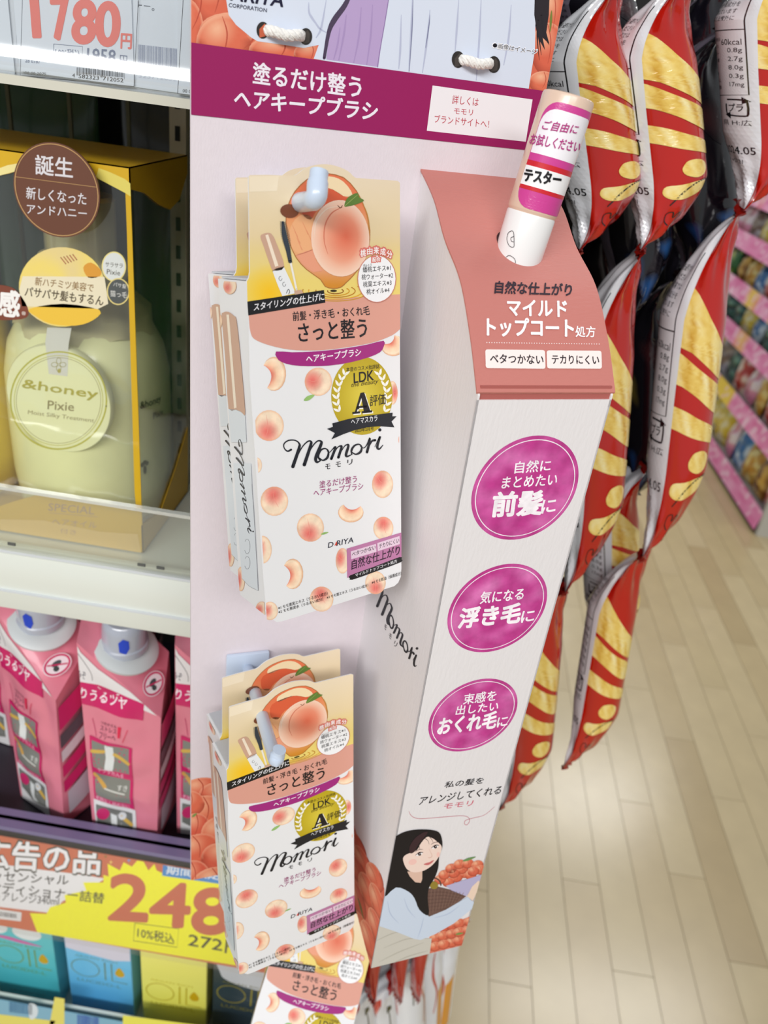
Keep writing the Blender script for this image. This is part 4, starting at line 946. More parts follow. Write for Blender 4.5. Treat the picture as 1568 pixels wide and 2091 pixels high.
A = art_on(t3, f3, zA); A.stroke([(1466, -30), (1420, 748)], 4, (40, 44, 54), 1, 1); A.stroke([(1420, 748), (1560, 764)], 5, (40, 44, 54), 1, 1); A.text('00 00 2076', (1460, 738), (1630, 756), (1462, 712), (40, 44, 54), 1); A.text('28 07', (1468, 642), (1560, 652), (1470, 622), (60, 64, 80), 1)
A.build('tag_print', t3, PRINTG)
qd = atY(*zA(118, 595), .3680)
t4, f4 = tag_card(-.30, qd.x, qd.z, 1.455, .3680, 'blank white shelf card left of the 1780 tag on the top rail'); A = art_on(t4, f4, zA); A.stroke([(118, 595), (150, -30)], 3, (170, 178, 190), 1, 1); A.build('tag_edge', t4, PRINTG)
# --- sale card 248
q0 = atY(*zJ(0, 1250), .3655)
sale, fs = tag_card(-.40, -.045, .7690, .8800, .3655, 'long yellow and orange sale card reading 248 yen under the pink pouches', 'sale_card', 'price card', mat('sale_card_orange', (214, 116, 84), rough=.45))
sclp = cw([(0.0002, .0002), (.355 - .0002, .0002), (.355 - .0002, .1108), (0.0002, .1108)])
A = art_on(sale, fs, zJ, sclp); YL = (255, 252, 10)
A.poly([(-80, 850), (120, 880), (310, 905), (560, 935), (700, 960), (560, 1050), (420, 1110), (340, 1190), (-80, 1140)], (246, 246, 250), 1)
A.poly([(200, 1190), (310, 1195), (335, 1150), (440, 1120), (430, 1070), (575, 1040), (555, 985), (690, 985), (690, 935), (725, 945), (718, 860), (800, 905), (825, 850), (880, 880), (940, 812), (990, 905), (1030, 862), (1045, 905), (1110, 935), (1700, 1010), (1700, 1560), (250, 1320)], YL, 2)
A.text('広告の品', (-130, 890), (664, 940), (-118, 690), (60, 60, 54), 3, .06); A.text('広告の品', (-126, 882), (660, 934), (-114, 698), (250, 250, 254), 4, .03)
A.text('エッセンシャル', (-150, 968), (455, 1006), (-144, 902), (36, 36, 44), 3, .01); A.text('コンディショナー詰替', (-150, 1034), (694, 1128), (-144, 962), (36, 36, 44), 3, .01)
A.text('スマートアレンジ340ml', (-230, 1086), (392, 1140), (-226, 1026), (50, 50, 60), 3)
SR = (208, 104, 72)
A.text('2', (732, 1226), (974, 1240), (748, 934), SR, 3, .055); A.text('4', (1002, 1272), (1252, 1278), (1020, 996), SR, 3, .055); A.text('8', (1284, 1322), (1522, 1326), (1300, 1030), SR, 3, .055)
A.stroke([(900, 1256), (1192, 1294), (1182, 1418), (890, 1374), (900, 1256)], 4, (90, 84, 30), 3, 1); A.text('10%税込', (916, 1352), (1162, 1400), (920, 1282), (52, 52, 40), 3, .01)
A.text('272円', (1252, 1412), (1630, 1476), (1262, 1322), (52, 50, 30), 3, .015)
A.poly([(1090, 838), (1500, 890), (1500, 1000), (1082, 940)], (52, 140, 214), 3); A.text('期間限定', (1108, 928), (1470, 970), (1114, 862), (236, 244, 252), 4, .02)
for x, y, c in [(782, 800, (250, 150, 180)), (860, 838, (130, 170, 226)), (740, 850, (250, 210, 120)), (705, 812, (160, 120, 60))]: A.poly([(x - 14, y), (x - 3, y - 5), (x, y - 20), (x + 3, y - 5), (x + 14, y), (x + 3, y + 5), (x, y + 20), (x - 3, y + 5)], c, 3)
A.poly([(-60, 1155), (145, 1185), (140, 1245), (-60, 1222)], (238, 238, 240), 3); bars(A, -40, 1175, 112, 1195, 30, 20, (90, 90, 100), 4, 0)
A.poly([(-80, 640), (1400, 830), (1400, 840), (-80, 650)], (226, 206, 180), 3)
A.build('card_print', sale, PRINTG)
m = MB(); m.box(X0, X1, .3648, .3805, .8885, .8925); wp(m, 'rail_top', mat('violet_grey_rail', (120, 112, 150), rough=.3, coat=.4))
m = MB(); m.box(X0, X1, .3642, .3652, .7640, .8890); wp(m, 'card_cover', clear('card_cover_film', (254, 254, 254), .015, .06, .01, (250, 250, 250)))
# bottom rail strip
bt, fb = tag_card(-.45, -.05, .56, .6597, .3655, 'pale blue and yellow strip card in the lowest rail, cut off by the photo edge', 'strip_card', 'price card', mat('strip_blue', (132, 182, 206), rough=.45))
A = art_on(bt, fb, zJ)
A.poly([(365, 1750), (430, 1762), (430, 1935), (330, 1935)], (236, 226, 110), 1); A.poly([(-30, 1862), (370, 1910), (330, 1990), (-30, 1990)], (236, 226, 110), 1); A.poly([(820, 1872), (1500, 1960), (1500, 2100), (820, 2100)], (240, 236, 90), 1)
bars(A, 62, 1780, 215, 1800, 70, 20, (50, 120, 170), 2, 0); bars(A, 515, 1865, 660, 1888, 70, 20, (40, 90, 190), 2, 0)
A.poly(cat([(190, 1800), (235, 1800), (255, 1840), (240, 1885), (200, 1895)], 3, True), (220, 232, 240), 2)
A.build('strip_print', bt, PRINTG)
# ================================================================ hair-care gift box
gift = thing('gift_carton', 'yellow window carton holding cream hair-care bottles on the upper shelf', 'carton', Fr((-.37, .40, 1.1260)))
GO = Fr((-.37, .40, 1.1260)); gx1 = -.162 + .37; gh = 1.3478 - 1.1255; gd = .086
def gcv(zf, Y=.40): return lambda x, y: ((lambda q: (q.x + .37, q.z - 1.1255))(atY(*zf(x, y), Y)))
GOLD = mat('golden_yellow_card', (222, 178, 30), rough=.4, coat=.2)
ga = gcv(zA); gdv = gcv(zD); gi = gcv(zI)
top_wave = [ga(*p) for p in [(-700, 1500), (-350, 1440), (0, 1412), (200, 1360), (420, 1350), (640, 1385), (800, 1445), (1003, 1552)]]
bot_wave = [gi(*p) for p in [(1090, 262), (960, 215), (800, 185), (600, 150), (350, 124), (160, 165), (0, 215), (-300, 300), (-600, 330)]]
hole = cat(top_wave, 3) + [gdv(1015, 0), gdv(1075, 2050)] + cat(bot_wave, 3)
wm = (.012, gh * .5)
m = MB(); m.prism([[(0, 0), (gx1, 0), (gx1, gh), (0, gh)], [(max(.008, u), v) for u, v in hole][::-1]], lambda u, v, t: (u, t, v), .0006); m.build('window_front', GOLD, gift)
m = MB(); m.box(0, gx1, 0, gd, gh - .0006, gh); m.build('carton_top', GOLD, gift)
m = MB(); m.box(0, gx1, 0, gd, 0, .0006); m.build('carton_base', GOLD, gift)
m = MB(); pw = [(0, gh), (0, gh - .010), (.02, gh - .014), (.04, gh - .022), (.056, gh - .0265), (.072, gh - .023), (gd, gh - .010), (gd, gh)]
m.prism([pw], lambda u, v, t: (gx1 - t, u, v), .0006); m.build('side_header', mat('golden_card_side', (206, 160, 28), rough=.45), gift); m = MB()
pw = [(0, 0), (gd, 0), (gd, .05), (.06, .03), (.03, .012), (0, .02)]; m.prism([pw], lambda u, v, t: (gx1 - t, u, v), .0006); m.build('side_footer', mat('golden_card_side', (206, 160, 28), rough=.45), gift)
WIN = clear('window_film', (253, 254, 253), .06, .05, .02, (236, 240, 236), .5, 22)
m = MB(); m.box(.004, gx1 - .001, .0010, .0013, .004, gh - .004); m.build('front_window', WIN, gift)
m = MB(); m.box(gx1 - .0013, gx1 - .0010, .001, gd, .004, gh - .002); m.build('side_window', WIN, gift)
A = Art(ga); A.clip = cw([(0.0002, 0), (gx1, 0), (gx1, gh - .0003), (.0002, gh - .0003)])
A.poly([(-500, 1470), (-350, 1440), (0, 1412), (150, 1372), (170, 1310), (60, 1330), (0, 1352), (-350, 1400), (-500, 1420)], (246, 232, 160), 0)
A.poly([(790, 1352), (880, 1385), (1000, 1440), (1060, 1490), (1060, 1590), (1003, 1552), (800, 1445), (770, 1420)], (236, 220, 110), 0)
A.cv = gi
A.poly([(0, 590), (0, 320), (350, 330), (800, 420), (1100, 440), (1128, 590)], (238, 198, 110), 0)
A.text('SPECIAL', (385, 250), (752, 282), (390, 190), (176, 140, 112), 1); A.text('ヘアオイル', (415, 362), (772, 392), (418, 312), (190, 152, 120), 1); A.text('付き', (480, 430), (610, 446), (482, 390), (196, 160, 128), 1)
A.stroke([(395, 268), (780, 300)], 4, (190, 150, 110), 1, 1)
A.build('wave_print', gift, PRINTG)
A = Art(gdv, lambda u, v, h: (u, .0010 - h, v))
A.disc(490, 425, 346, 318, lambda r, a: mix((236, 214, 150), (246, 222, 120), .5 + .5 * math.sin(3 * a + 4 * r)), 0, .1, 4, 36)
A.poly([(175, 340), (830, 345), (860, 560), (780, 600), (170, 580), (148, 450)], (240, 230, 200), 1)
A.poly(cat([(230, 600), (500, 560), (790, 610), (740, 690), (600, 735), (400, 720), (280, 660)], 3, True), (244, 200, 70), 1)
for k in range(5): A.stroke([(480 + k * 24, 190 - k * 6), (520 + k * 22, 240 - k * 8)], 8, (180, 110, 80), 2, 1)
A.poly(cat([(660, 270), (720, 230), (800, 290), (790, 340), (700, 350)], 3, True), (226, 160, 60), 1)
A.text('新ハチミツ美容で', (272, 412), (740, 468), (278, 344), (150, 116, 70), 2, .01); A.text('パサパサ髪もするん', (190, 500), (818, 578), (198, 420), (84, 70, 46), 2, .015)
A.disc(905, 262, 98, 120, (240, 226, 150), 1, 0, 1, 30); A.disc(905, 262, 88, 110, (226, 230, 228), 2, 0, 1, 30); A.text('サラサラ', (835, 262), (975, 276), (838, 225), (80, 74, 60), 3); A.text('Pixie', (848, 322), (955, 334), (850, 282), (80, 74, 60), 3)
A.disc(940, 462, 92, 108, (234, 216, 140), 3, 0, 1, 30); A.disc(940, 462, 82, 98, (88, 92, 92), 4, 0, 1, 30); A.text('パサ髪', (900, 420), (1004, 440), (902, 385), (226, 226, 220), 5); A.text('猫っ毛', (876, 500), (1010, 516), (878, 450), (226, 226, 220), 5)
A.poly(cat([(-60, 430), (60, 420), (140, 470), (215, 590), (205, 670), (60, 690), (-60, 660)], 3, True), (130, 70, 52), 1)
A.text('感', (-12, 652), (148, 668), (-10, 448), (250, 248, 246), 2, .035); A.text('※', (166, 650), (200, 654), (167, 618), (240, 226, 216), 2)
A.build('window_sticker', gift, PRINTG)
# bottle behind the window
def bottle(cx, cy, r, body, label, nm):
    f = Fr((cx, cy, 1.1270)); b = thing('pump_bottle', label, 'bottle', f)
    k = r / .0495
    m = MB(); m.lathe([(.001, .0), (.040 * k, 0), (.0465 * k, .006), (.0492 * k, .03), (.0495 * k, .065), (.0488 * k, .095), (.0455 * k, .112), (.039 * k, .125), (.031 * k, .131), (.029 * k, .137)], 48); m.build('bottle_body', body, b, smooth=True)
    m = MB(); R_ = []
    for i, (rr_, z) in enumerate([(.030, .128), (.0400, .122), (.038, .134), (.028, .144), (.024, .150), (.027, .157), (.024, .163)]):
        R_.append([((rr_ * k + .0016 * math.sin(9 * a + i) * (i < 3)) * math.cos(a), (rr_ * k + .0016 * math.sin(9 * a + i) * (i < 3)) * math.sin(a), z + .0025 * math.sin(7 * a) * (i == 1)) for a in [2 * math.pi * q / 54 for q in range(54)]])
    m.rings(R_); m.build('cloth_cap_cover', mat('pale_gold_cloth', (206, 198, 150), rough=.5), b, smooth=True)
    m = MB(); m.lathe([(.020, .157), (.020, .195), (.018, .197), (.012, .197), (.012, .210), (.001, .210)], 40); m.build('pump_cap', mat('pale_gold_plastic', (214, 204, 156), rough=.2, metal=.4, coat=.5), b, smooth=True)
    return b, f
bo, bf = bottle(-.2140, .4530, .0492, mat('milky_cream_plastic', (244, 244, 188), rough=.25, coat=.4, var=.05, vscale=30), 'cream yellow treatment bottle with a round label behind the carton window', 1)
bo2, bf2 = bottle(-.3135, .4530, .0475, mat('amber_gold_plastic', (236, 206, 70), rough=.15, coat=.6), 'golden yellow bottle at the left photo edge beside the cream bottle', 2)
m = MB(); lc = Vector(((lambda q: (q.x, q.z))(atY(*zD(468, 1322), .4035)))); f_ = lambda x, y: Vector(((lambda q: (q.x, q.z))(atY(*zD(x, y), .4035))))
rx = abs((f_(882, 1322) - f_(54, 1322)).x) / 2; rz = abs((f_(468, 1740) - f_(468, 900)).y) / 2
m.rings([[(lc.x - bf.o.x + rx * k * math.cos(a), .4035 - bf.o.y + dy, lc.y - bf.o.z + rz * k * math.sin(a)) for a in [2 * math.pi * q / 60 for q in range(60)]] for k, dy in ((.99, .006), (1, .001), (.98, .0), )]); m.build('round_label', mat('cream_label', (246, 246, 196), rough=.3, coat=.3), bo, smooth=True)
A = Art(lambda x, y: ((lambda q: (q.x - bf.o.x, q.z - bf.o.z))(atY(*zD(x, y), .4035))), lambda u, v, h: (u, .4035 - bf.o.y - h, v))
for k, c, wd in ((.93, (196, 190, 60), 12), (.86, (204, 200, 90), 5), (.82, (150, 140, 50), 3)): A.ring(468, 1322, 412 * k, 418 * k, wd, c, 0, .12, 60)
GB = (186, 176, 64)
A.text('&honey', (172, 1242), (775, 1330), (185, 1150), GB, 1, .025); A.text('Pixie', (380, 1392), (590, 1408), (384, 1322), (150, 138, 92), 1, .01); A.text('Moist Silky Treatment', (222, 1440), (750, 1508), (226, 1398), (170, 160, 112), 1)
A.poly([(378, 740), (572, 742), (548, 880), (540, 1130), (390, 1110), (362, 860)], (226, 224, 214), 0)
for a in range(4): A.ring(470 + 34 * math.cos(a * 1.57 + .0), 1035 + 30 * math.sin(a * 1.57), 24, 18, 4, (170, 160, 70), 2, a * 1.57)
A.disc(474, 1085, 14, 18, (190, 180, 90), 2)
A.build('label_print', bo, PRINTG)
def bsurf(u, v, h): a = u / .0492; return ((.0494 + h) * math.sin(a), -(.0494 + h) * math.cos(a), v)
A = Art(lambda x, y: (x, y), bsurf, maxlen=.004, base=.0006)
A.text('&honey', (.050, .082), (.068, .082), (.050, .088), (70, 60, 40), 0, .02); A.text('Pixie', (.060, .074), (.070, .074), (.060, .078), (70, 60, 40), 0, .02)
for dx, dz in ((0, 0), (-.0018, .004), (0, .005), (.0018, .004)): A.disc(.052 + dx, .042 + dz, .0013, .0016 if dz else .003, (80, 70, 34), 0)
A.build('small_side_print', bo, PRINTG)
# brown round sign
f = Fr(atY(*zA(445, 1517), .3935)); sg = thing('round_sign', 'round brown sign with gold rim and white Japanese lettering on the yellow carton', 'sign', f)
scv = lambda x, y: ((lambda q: (q.x - f.o.x, q.z - f.o.z))(atY(*zA(x, y), .3935)))
m = MB(); PP = []
for k in range(56):
    a = 2 * math.pi * k / 56; PP.append(scv(452 + 345 * math.cos(a) * 1.0 + 22 * math.sin(a) * .6, 1517 + 378 * math.sin(a) + 50 * math.cos(a)))
m.prism([PP], lambda u, v, t: (u, t, v), .0008); m.build('disc', mat('brown_card', (108, 66, 48), rough=.45, coat=.1), sg)
m = MB(); m.box(-.004, .004, .0008, .0062, -.004, .004); m.build('sticky_spacer', mat('clear_foam', (200, 190, 170), rough=.8), sg)
A = Art(scv); GL = (196, 156, 104)
pr = [(452 + 332 * math.cos(a) + 13 * math.sin(a), 1517 + 364 * math.sin(a) + 48 * math.cos(a)) for a in [2 * math.pi * k / 56 for k in range(57)]]
A.stroke(pr, 7, GL, 0, 1, False); A.stroke([(118, 1412), (772, 1496)], 4, GL, 0, 1, False)
WT = (226, 222, 228)
A.text('誕生', (284, 1392), (582, 1424), (284, 1236), WT, 1, .02); A.text('新しくなった', (210, 1588), (690, 1640), (212, 1492), WT, 1, .01); A.text('アンドハニー', (216, 1706), (694, 1745), (216, 1634), WT, 1, .01)
A.build('sign_print', sg)
# dim packets hanging behind the wires
for i, (x, c) in enumerate([(-.30, (20, 60, 24)), (-.20, (26, 28, 24)), (-.10, (18, 78, 22)), (-.40, (30, 30, 22))]):
    f = Fr((x, .585, 1.262)); m = MB(); R_ = []
    for k in range(9):
        t = k / 8; pz = -.12 + .24 * t; b = .012 * math.sin(math.pi * t) ** .6 + .0006
        R_.append([(.042 * math.cos(a), b * math.sin(a), pz) for a in [2 * math.pi * q / 20 for q in range(20)]])
    m.rings(R_); o = m.build('dark_packet', mat('dark_packet_%d' % i, c, rough=.25, coat=.3), None, smooth=True, fr=f)
    tag(o, ['dark green packet', 'near-black packet', 'green packet next to the stand', 'brownish dark packet'][i] + ' in the shade behind the top shelf wires', 'packet')
# ================================================================ refill pouches
PKM = mat('pink_pouch_film', (226, 132, 152), rough=.3, coat=.3, bump=.3, bscale=60)
PF_ = Fr((-.2033, .3865, .872)); pouch = thing('refill_pouch', 'pink refill pouch with silver cap, standing square in the middle of the shelf', 'refill pouch', PF_, 'pink refill pouches with silver caps')
FBL, FBR, BBR, BBL = Vector((0, 0, 0)), Vector((.0494, 0, 0)), Vector((.050, .045, 0)), Vector((-.003, .045, 0))
FTL, FTR, BTR, BTL = Vector((0, 0, .1855)), Vector((.0553, 0, .1312)), Vector((.047, .040, .1555)), Vector((-.008, .040, .2093))
CRK = .0024
def patch(a, b, c, d, n, bulge, seed=0):
    """bilinear patch a-b (bottom) d-c (top) with a soft bulge along nrm"""
    nr = (b - a).cross(d - a).normalized(); G = []
    for j in range(n + 1):
        for i in range(n + 1):
            u, v = i / n, j / n; p = a.lerp(b, u).lerp(d.lerp(c, u), v); e = math.sin(math.pi * u) * math.sin(math.pi * v)
            p = p + nr * (bulge * e + CRK * noise.noise(p * 52 + Vector((seed, 0, 0))) * min(1, e * 3)); G.append(p)
    return G, [(j * (n + 1) + i, j * (n + 1) + i + 1, (j + 1) * (n + 1) + i + 1, (j + 1) * (n + 1) + i) for j in range(n) for i in range(n)]
m = MB()
for q in ((FBL, FBR, FTR, FTL), (FBR, BBR, BTR, FTR), (BBR, BBL, BTL, BTR), (BBL, FBL, FTL, BTL), (FTL, FTR, BTR, BTL)): m.add(*patch(*q, 26, .0018, 1))
m.build('pouch_body', PKM, pouch, smooth=True)
pn = (FTR - FTL).cross(BTR - FTL).normalized()
if pn.z < 0: pn = -pn
cc = Vector((.0235, .019, 0)); cc.z = FTL.z - ((cc.x - FTL.x) * pn.x + (cc.y - FTL.y) * pn.y) / pn.z
def oriented(m, o, n):
    q = Vector((0, 0, 1)).rotation_difference(n); m.V = [tuple(o + q @ Vector(v)) for v in m.V]; return m
up = (pn + Vector((-.4, 0, 3.2))).normalized()
m = MB(); m.lathe([(.0165, -.004), (.0218, .0005), (.0222, .0030), (.0185, .0052), (.0145, .0058)], 40); oriented(m, cc + pn * .0012, (pn + Vector((0, 0, .8))).normalized()); m.build('spout_collar', mat('translucent_grey_white', (206, 212, 214), rough=.35), pouch, smooth=True)
m = MB(); m.lathe([(.0158, .004), (.0158, .0085), (.0148, .0095), (.0144, .022), (.0134, .0275), (.0120, .0288), (.0002, .0290)], 36); oriented(m, cc, up); m.build('cap', mat('silver_white_cap', (176, 182, 196), rough=.22, coat=.5, spec=.7), pouch, smooth=True)
A = Art(lambda x, y: (x, y), None); q_ = Vector((0, 0, 1)).rotation_difference(up)
A.surf = lambda u, v, h: tuple(cc + q_ @ Vector(((.0147 + h) * math.sin(u / .014), -(.0147 + h) * math.cos(u / .014), v))); A.ml = .002; A.base = .0003
A.poly([(.0025, .011), (.0065, .009), (.0085, .014), (.008, .0205), (.0045, .0225), (.0018, .019)], (16, 66, 200), 0); A.build('blue_tab', pouch, PRINTG)
gp = lambda x, y: ((lambda q: (q.x - PF_.o.x, q.z - PF_.o.z))(atY(*zP(x, y), .385)))
def psurf(u, v, h):
    uu, vv = u / .052, v / .16
    for _ in range(6): vv = v / (.1855 - .0543 * uu); uu = u / (.0494 + .0059 * vv)
    uu, vv = max(0, min(1, uu)), max(0, min(1, vv)); e = math.sin(math.pi * uu) * math.sin(math.pi * vv); p = Vector((u, 0, v))
    return (u, -(.0018 * e + CRK * noise.noise(p * 52 + Vector((1, 0, 0))) * min(1, e * 3)) - h, v)
A = Art(gp, psurf, maxlen=.004, clip=cw([(.0004, .0003), (.0490, .0003), (.0549, .1310), (.0004, .1852)]), base=.0005); PM = (206, 30, 104)
A.poly([(590, 240), (600, 560), (1300, 860), (1290, 830), (780, 460), (640, 330)], (232, 228, 230), 0)
A.poly([(612, 560), (780, 590), (960, 660), (1150, 745), (1138, 880), (960, 830), (780, 770), (652, 742)], PM, 1); A.text('りうるツヤ', (640, 690), (1010, 775), (648, 610), (250, 236, 244), 2, .025)
A.stroke([(610, 330), (720, 480), (735, 555)], 4, (60, 60, 70), 1, 4); A.text('みぞ', (612, 530), (680, 548), (616, 470), (60, 60, 80), 1)
A.text('つめかえも', (800, 900), (935, 925), (802, 876), (120, 60, 86), 1); A.text('ストレス', (796, 950), (935, 970), (798, 912), (120, 60, 86), 1); A.text('フリーへ', (790, 1010), (925, 1028), (792, 962), (120, 60, 86), 1)
A.poly([(948, 910), (975, 915), (962, 1005), (944, 1000)], (226, 30, 80), 1); A.stroke([(1024, 940), (980, 1045)], 6, (226, 60, 100), 1, 1); A.stroke([(732, 860), (765, 1000)], 4, (196, 60, 110), 1, 1)
A.poly([(710, 995), (1055, 1095), (1070, 1590), (755, 1510)], PM, 1)
A.poly([(728, 1030), (1030, 1100), (1036, 1300), (750, 1230)], (132, 134, 128), 2); A.poly([(750, 1280), (1040, 1350), (1045, 1540), (765, 1470)], (132, 134, 128), 2)
A.poly([(840, 1060), (905, 1080), (915, 1180), (905, 1270), (840, 1250), (850, 1160)], (226, 230, 230), 3); A.stroke([(735, 1110), (835, 1110)], 26, (214, 176, 84), 3, 1); A.stroke([(915, 1140), (1030, 1210)], 26, (214, 176, 84), 3, 1)
A.stroke([(755, 1300), (840, 1400)], 30, (214, 166, 84), 3, 1); A.stroke([(840, 1410), (1000, 1450)], 10, (220, 220, 214), 3, 1); A.text('すき', (940, 1420), (1020, 1430), (942, 1380), (230, 230, 226), 3)
A.text('ヤワラカ入る', (785, 1262), (985, 1335), (790, 1228), (244, 200, 220), 3); A.text('手間なく詰めない', (760, 1500), (1030, 1578), (764, 1470), (244, 200, 220), 3)
A.poly([(745, 1500), (1082, 1592), (1092, 1850), (770, 1790)], (228, 228, 230), 2); A.poly([(765, 1540), (1055, 1620), (1060, 1780), (900, 1770), (775, 1700)], (120, 122, 118), 3)
A.disc(820, 1620, 52, 48, (206, 50, 110), 4); A.poly([(880, 1620), (930, 1640), (940, 1720), (975, 1760), (915, 1760), (890, 1700)], (226, 230, 230), 4); A.stroke([(960, 1640), (1050, 1710)], 26, (214, 176, 84), 4, 1); A.disc(975, 1640, 32, 30, (220, 222, 224), 5)
A.build('front_print', pouch, PRINTG)
# no-microwave style round mark on the sloping top
tx = (FTR - FTL).normalized(); tz = (BTL - FTL - tx * (BTL - FTL).dot(tx)).normalized(); ic = FTR + (FTL - FTR) * .26 + tz * .0125
A = Art(lambda x, y: (x, y), lambda u, v, h: tuple(ic + tx * u + tz * v + pn * (h + .0046)), base=.0005)
A.disc(0, 0, .0072, .0100, (244, 232, 238), 0); A.ring(0, 0, .0060, .0086, .0013, (206, 30, 96), 1); A.disc(-.001, 0, .0018, .0036, (70, 80, 84), 1); A.disc(.002, -.002, .0018, .002, (60, 70, 70), 1); A.stroke([(.0028, .0058), (-.0028, -.0056)], .0010, (206, 30, 96), 2, 1)
A.build('warning_mark', pouch, PRINTG)
def qsurf(u, v, h): t = max(0, min(1, v / .14)); x = .0494 + .0045 * t; return (x + .0006 + h + .0016 * math.sin(math.pi * min(1, max(0, u / .04))), u, v)
A = Art(lambda x, y: (x, y), qsurf, maxlen=.006, clip=cw([(.0015, .002), (.038, .002), (.038, .148), (.0015, .126)]), base=.0008)
A.poly([(0, .10), (.04, .125), (.04, .145), (0, .122)], PM, 0); A.poly([(0, .082), (.04, .108), (.04, .120), (0, .095)], (76, 76, 84), 0); A.poly([(0, .068), (.04, .094), (.04, .105), (0, .079)], (214, 206, 214), 0)
A.poly([(0, .052), (.04, .078), (.04, .09), (0, .064)], PM, 0); A.poly([(0, .036), (.04, .060), (.04, .072), (0, .048)], PM, 1); A.poly([(.004, .012), (.034, .024), (.036, .054), (.004, .036)], (196, 190, 200), 0)
A.build('side_print', pouch, PRINTG)
def pp(x, y, z, rz, label, s=1):
    r = dup(pouch, Matrix.Translation((x, y, z)) @ Matrix.Rotation(rz, 4, 'Z')); r['label'] = label
pp(-.2725, .409, .872, math.radians(-24), 'pink refill pouch at the left photo edge, turned to show its magenta side')
pp(-.1425, .400, .872, math.radians(4), 'pink refill pouch half hidden by the left edge of the display stand')
pp(-.2480, .470, .882, math.radians(-12), 'pink refill pouch standing behind, between the left and middle pouches')
pp(-.3400, .462, .872, math.radians(-10), 'pink refill pouch at the back left, behind the left pouch')
pp(-.1500, .470, .872, math.radians(6), 'pink refill pouch in the dark at the back right')
# ================================================================ oil cartons
for i, (x0, c, c2, lab, tcol) in enumerate([(-.3085, (96, 196, 204), (50, 160, 176), 'teal hair oil carton at the left end of the bottom shelf', (120, 150, 40)), (-.2395, (116, 196, 238), (66, 152, 212), 'sky blue hair oil carton on the bottom shelf', (110, 140, 120)), (-.1725, (240, 236, 120), (226, 220, 84), 'yellow hair oil carton on the bottom shelf', (190, 170, 20)), (-.1085, (46, 62, 72), (28, 38, 46), 'dark navy hair oil carton at the right end of the bottom shelf', (150, 140, 50))]):
    f = Fr((x0, .389, .6204)); bx = thing('oil_carton', lab, 'carton', f, None)
    m = MB(); m.box(0, .0585, 0, .036, 0, .150); m.build('carton_body', mat('oil_card_%d' % i, c, rough=.3, coat=.3), bx, bevel=.0008)
    m = MB(); m.box(-.0002, .0003, .0, .0, 0, 0) if False else None
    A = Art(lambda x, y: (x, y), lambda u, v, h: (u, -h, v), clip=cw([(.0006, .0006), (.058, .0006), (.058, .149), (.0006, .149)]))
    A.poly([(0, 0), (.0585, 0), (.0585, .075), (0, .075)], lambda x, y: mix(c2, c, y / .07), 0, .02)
    zo = .068 if i != 2 else .052
    A.ring(.0165, zo, .0125, .0125, .0010, tcol, 1); A.stroke([(.0345, zo + .0125), (.0342, zo - .0125)], .0014, tcol, 1, 1); A.stroke([(.0405, zo + .0125), (.0402, zo - .0125), (.0535, zo - .0135)], .0013, tcol, 1, 1)
    A.poly(cat([(.0475, zo + .009), (.0515, zo + .002), (.0510, zo - .003), (.0470, zo - .005), (.0435, zo - .002), (.0440, zo + .003)], 3, True), (206, 168, 20), 2)
    A.text('LUCIDO-L', (.008, zo - .021), (.048, zo - .0225), (.008, zo - .0165), mix(tcol, c2, .3), 1, .015); A.text('ARGAN RICH', (.008, zo + .0155), (.046, zo + .0145), (.008, zo + .0185), mix(tcol, c, .4), 1)
    if i == 0: A.stroke([(.001, zo + .024), (.015, zo + .0245), (.03, zo + .022), (.0475, zo + .020)], [.001, .0045, .0045, .001], (206, 110, 170), 1); A.disc(.006, zo + .038, .013, .010, (226, 232, 234), 1); A.disc(.036, zo + .036, .013, .010, (226, 232, 234), 1)
    if i == 1: A.poly(cat([(0, zo + .026), (.025, zo + .021), (.058, zo + .022), (.058, zo + .07), (0, zo + .07)], 2), (216, 214, 230), 1)
    if i == 3: A.poly(cat([(.006, zo + .03), (.012, zo + .02), (.03, zo + .014), (.056, zo + .016), (.0585, zo + .06), (.004, zo + .06)], 3, True), (200, 204, 212), 1)
    if i == 0: A.text('ARGAN OIL', (.010, .012), (.045, .011), (.010, .0145), (30, 90, 110), 1)
    A.build('front_print', bx, PRINTG)
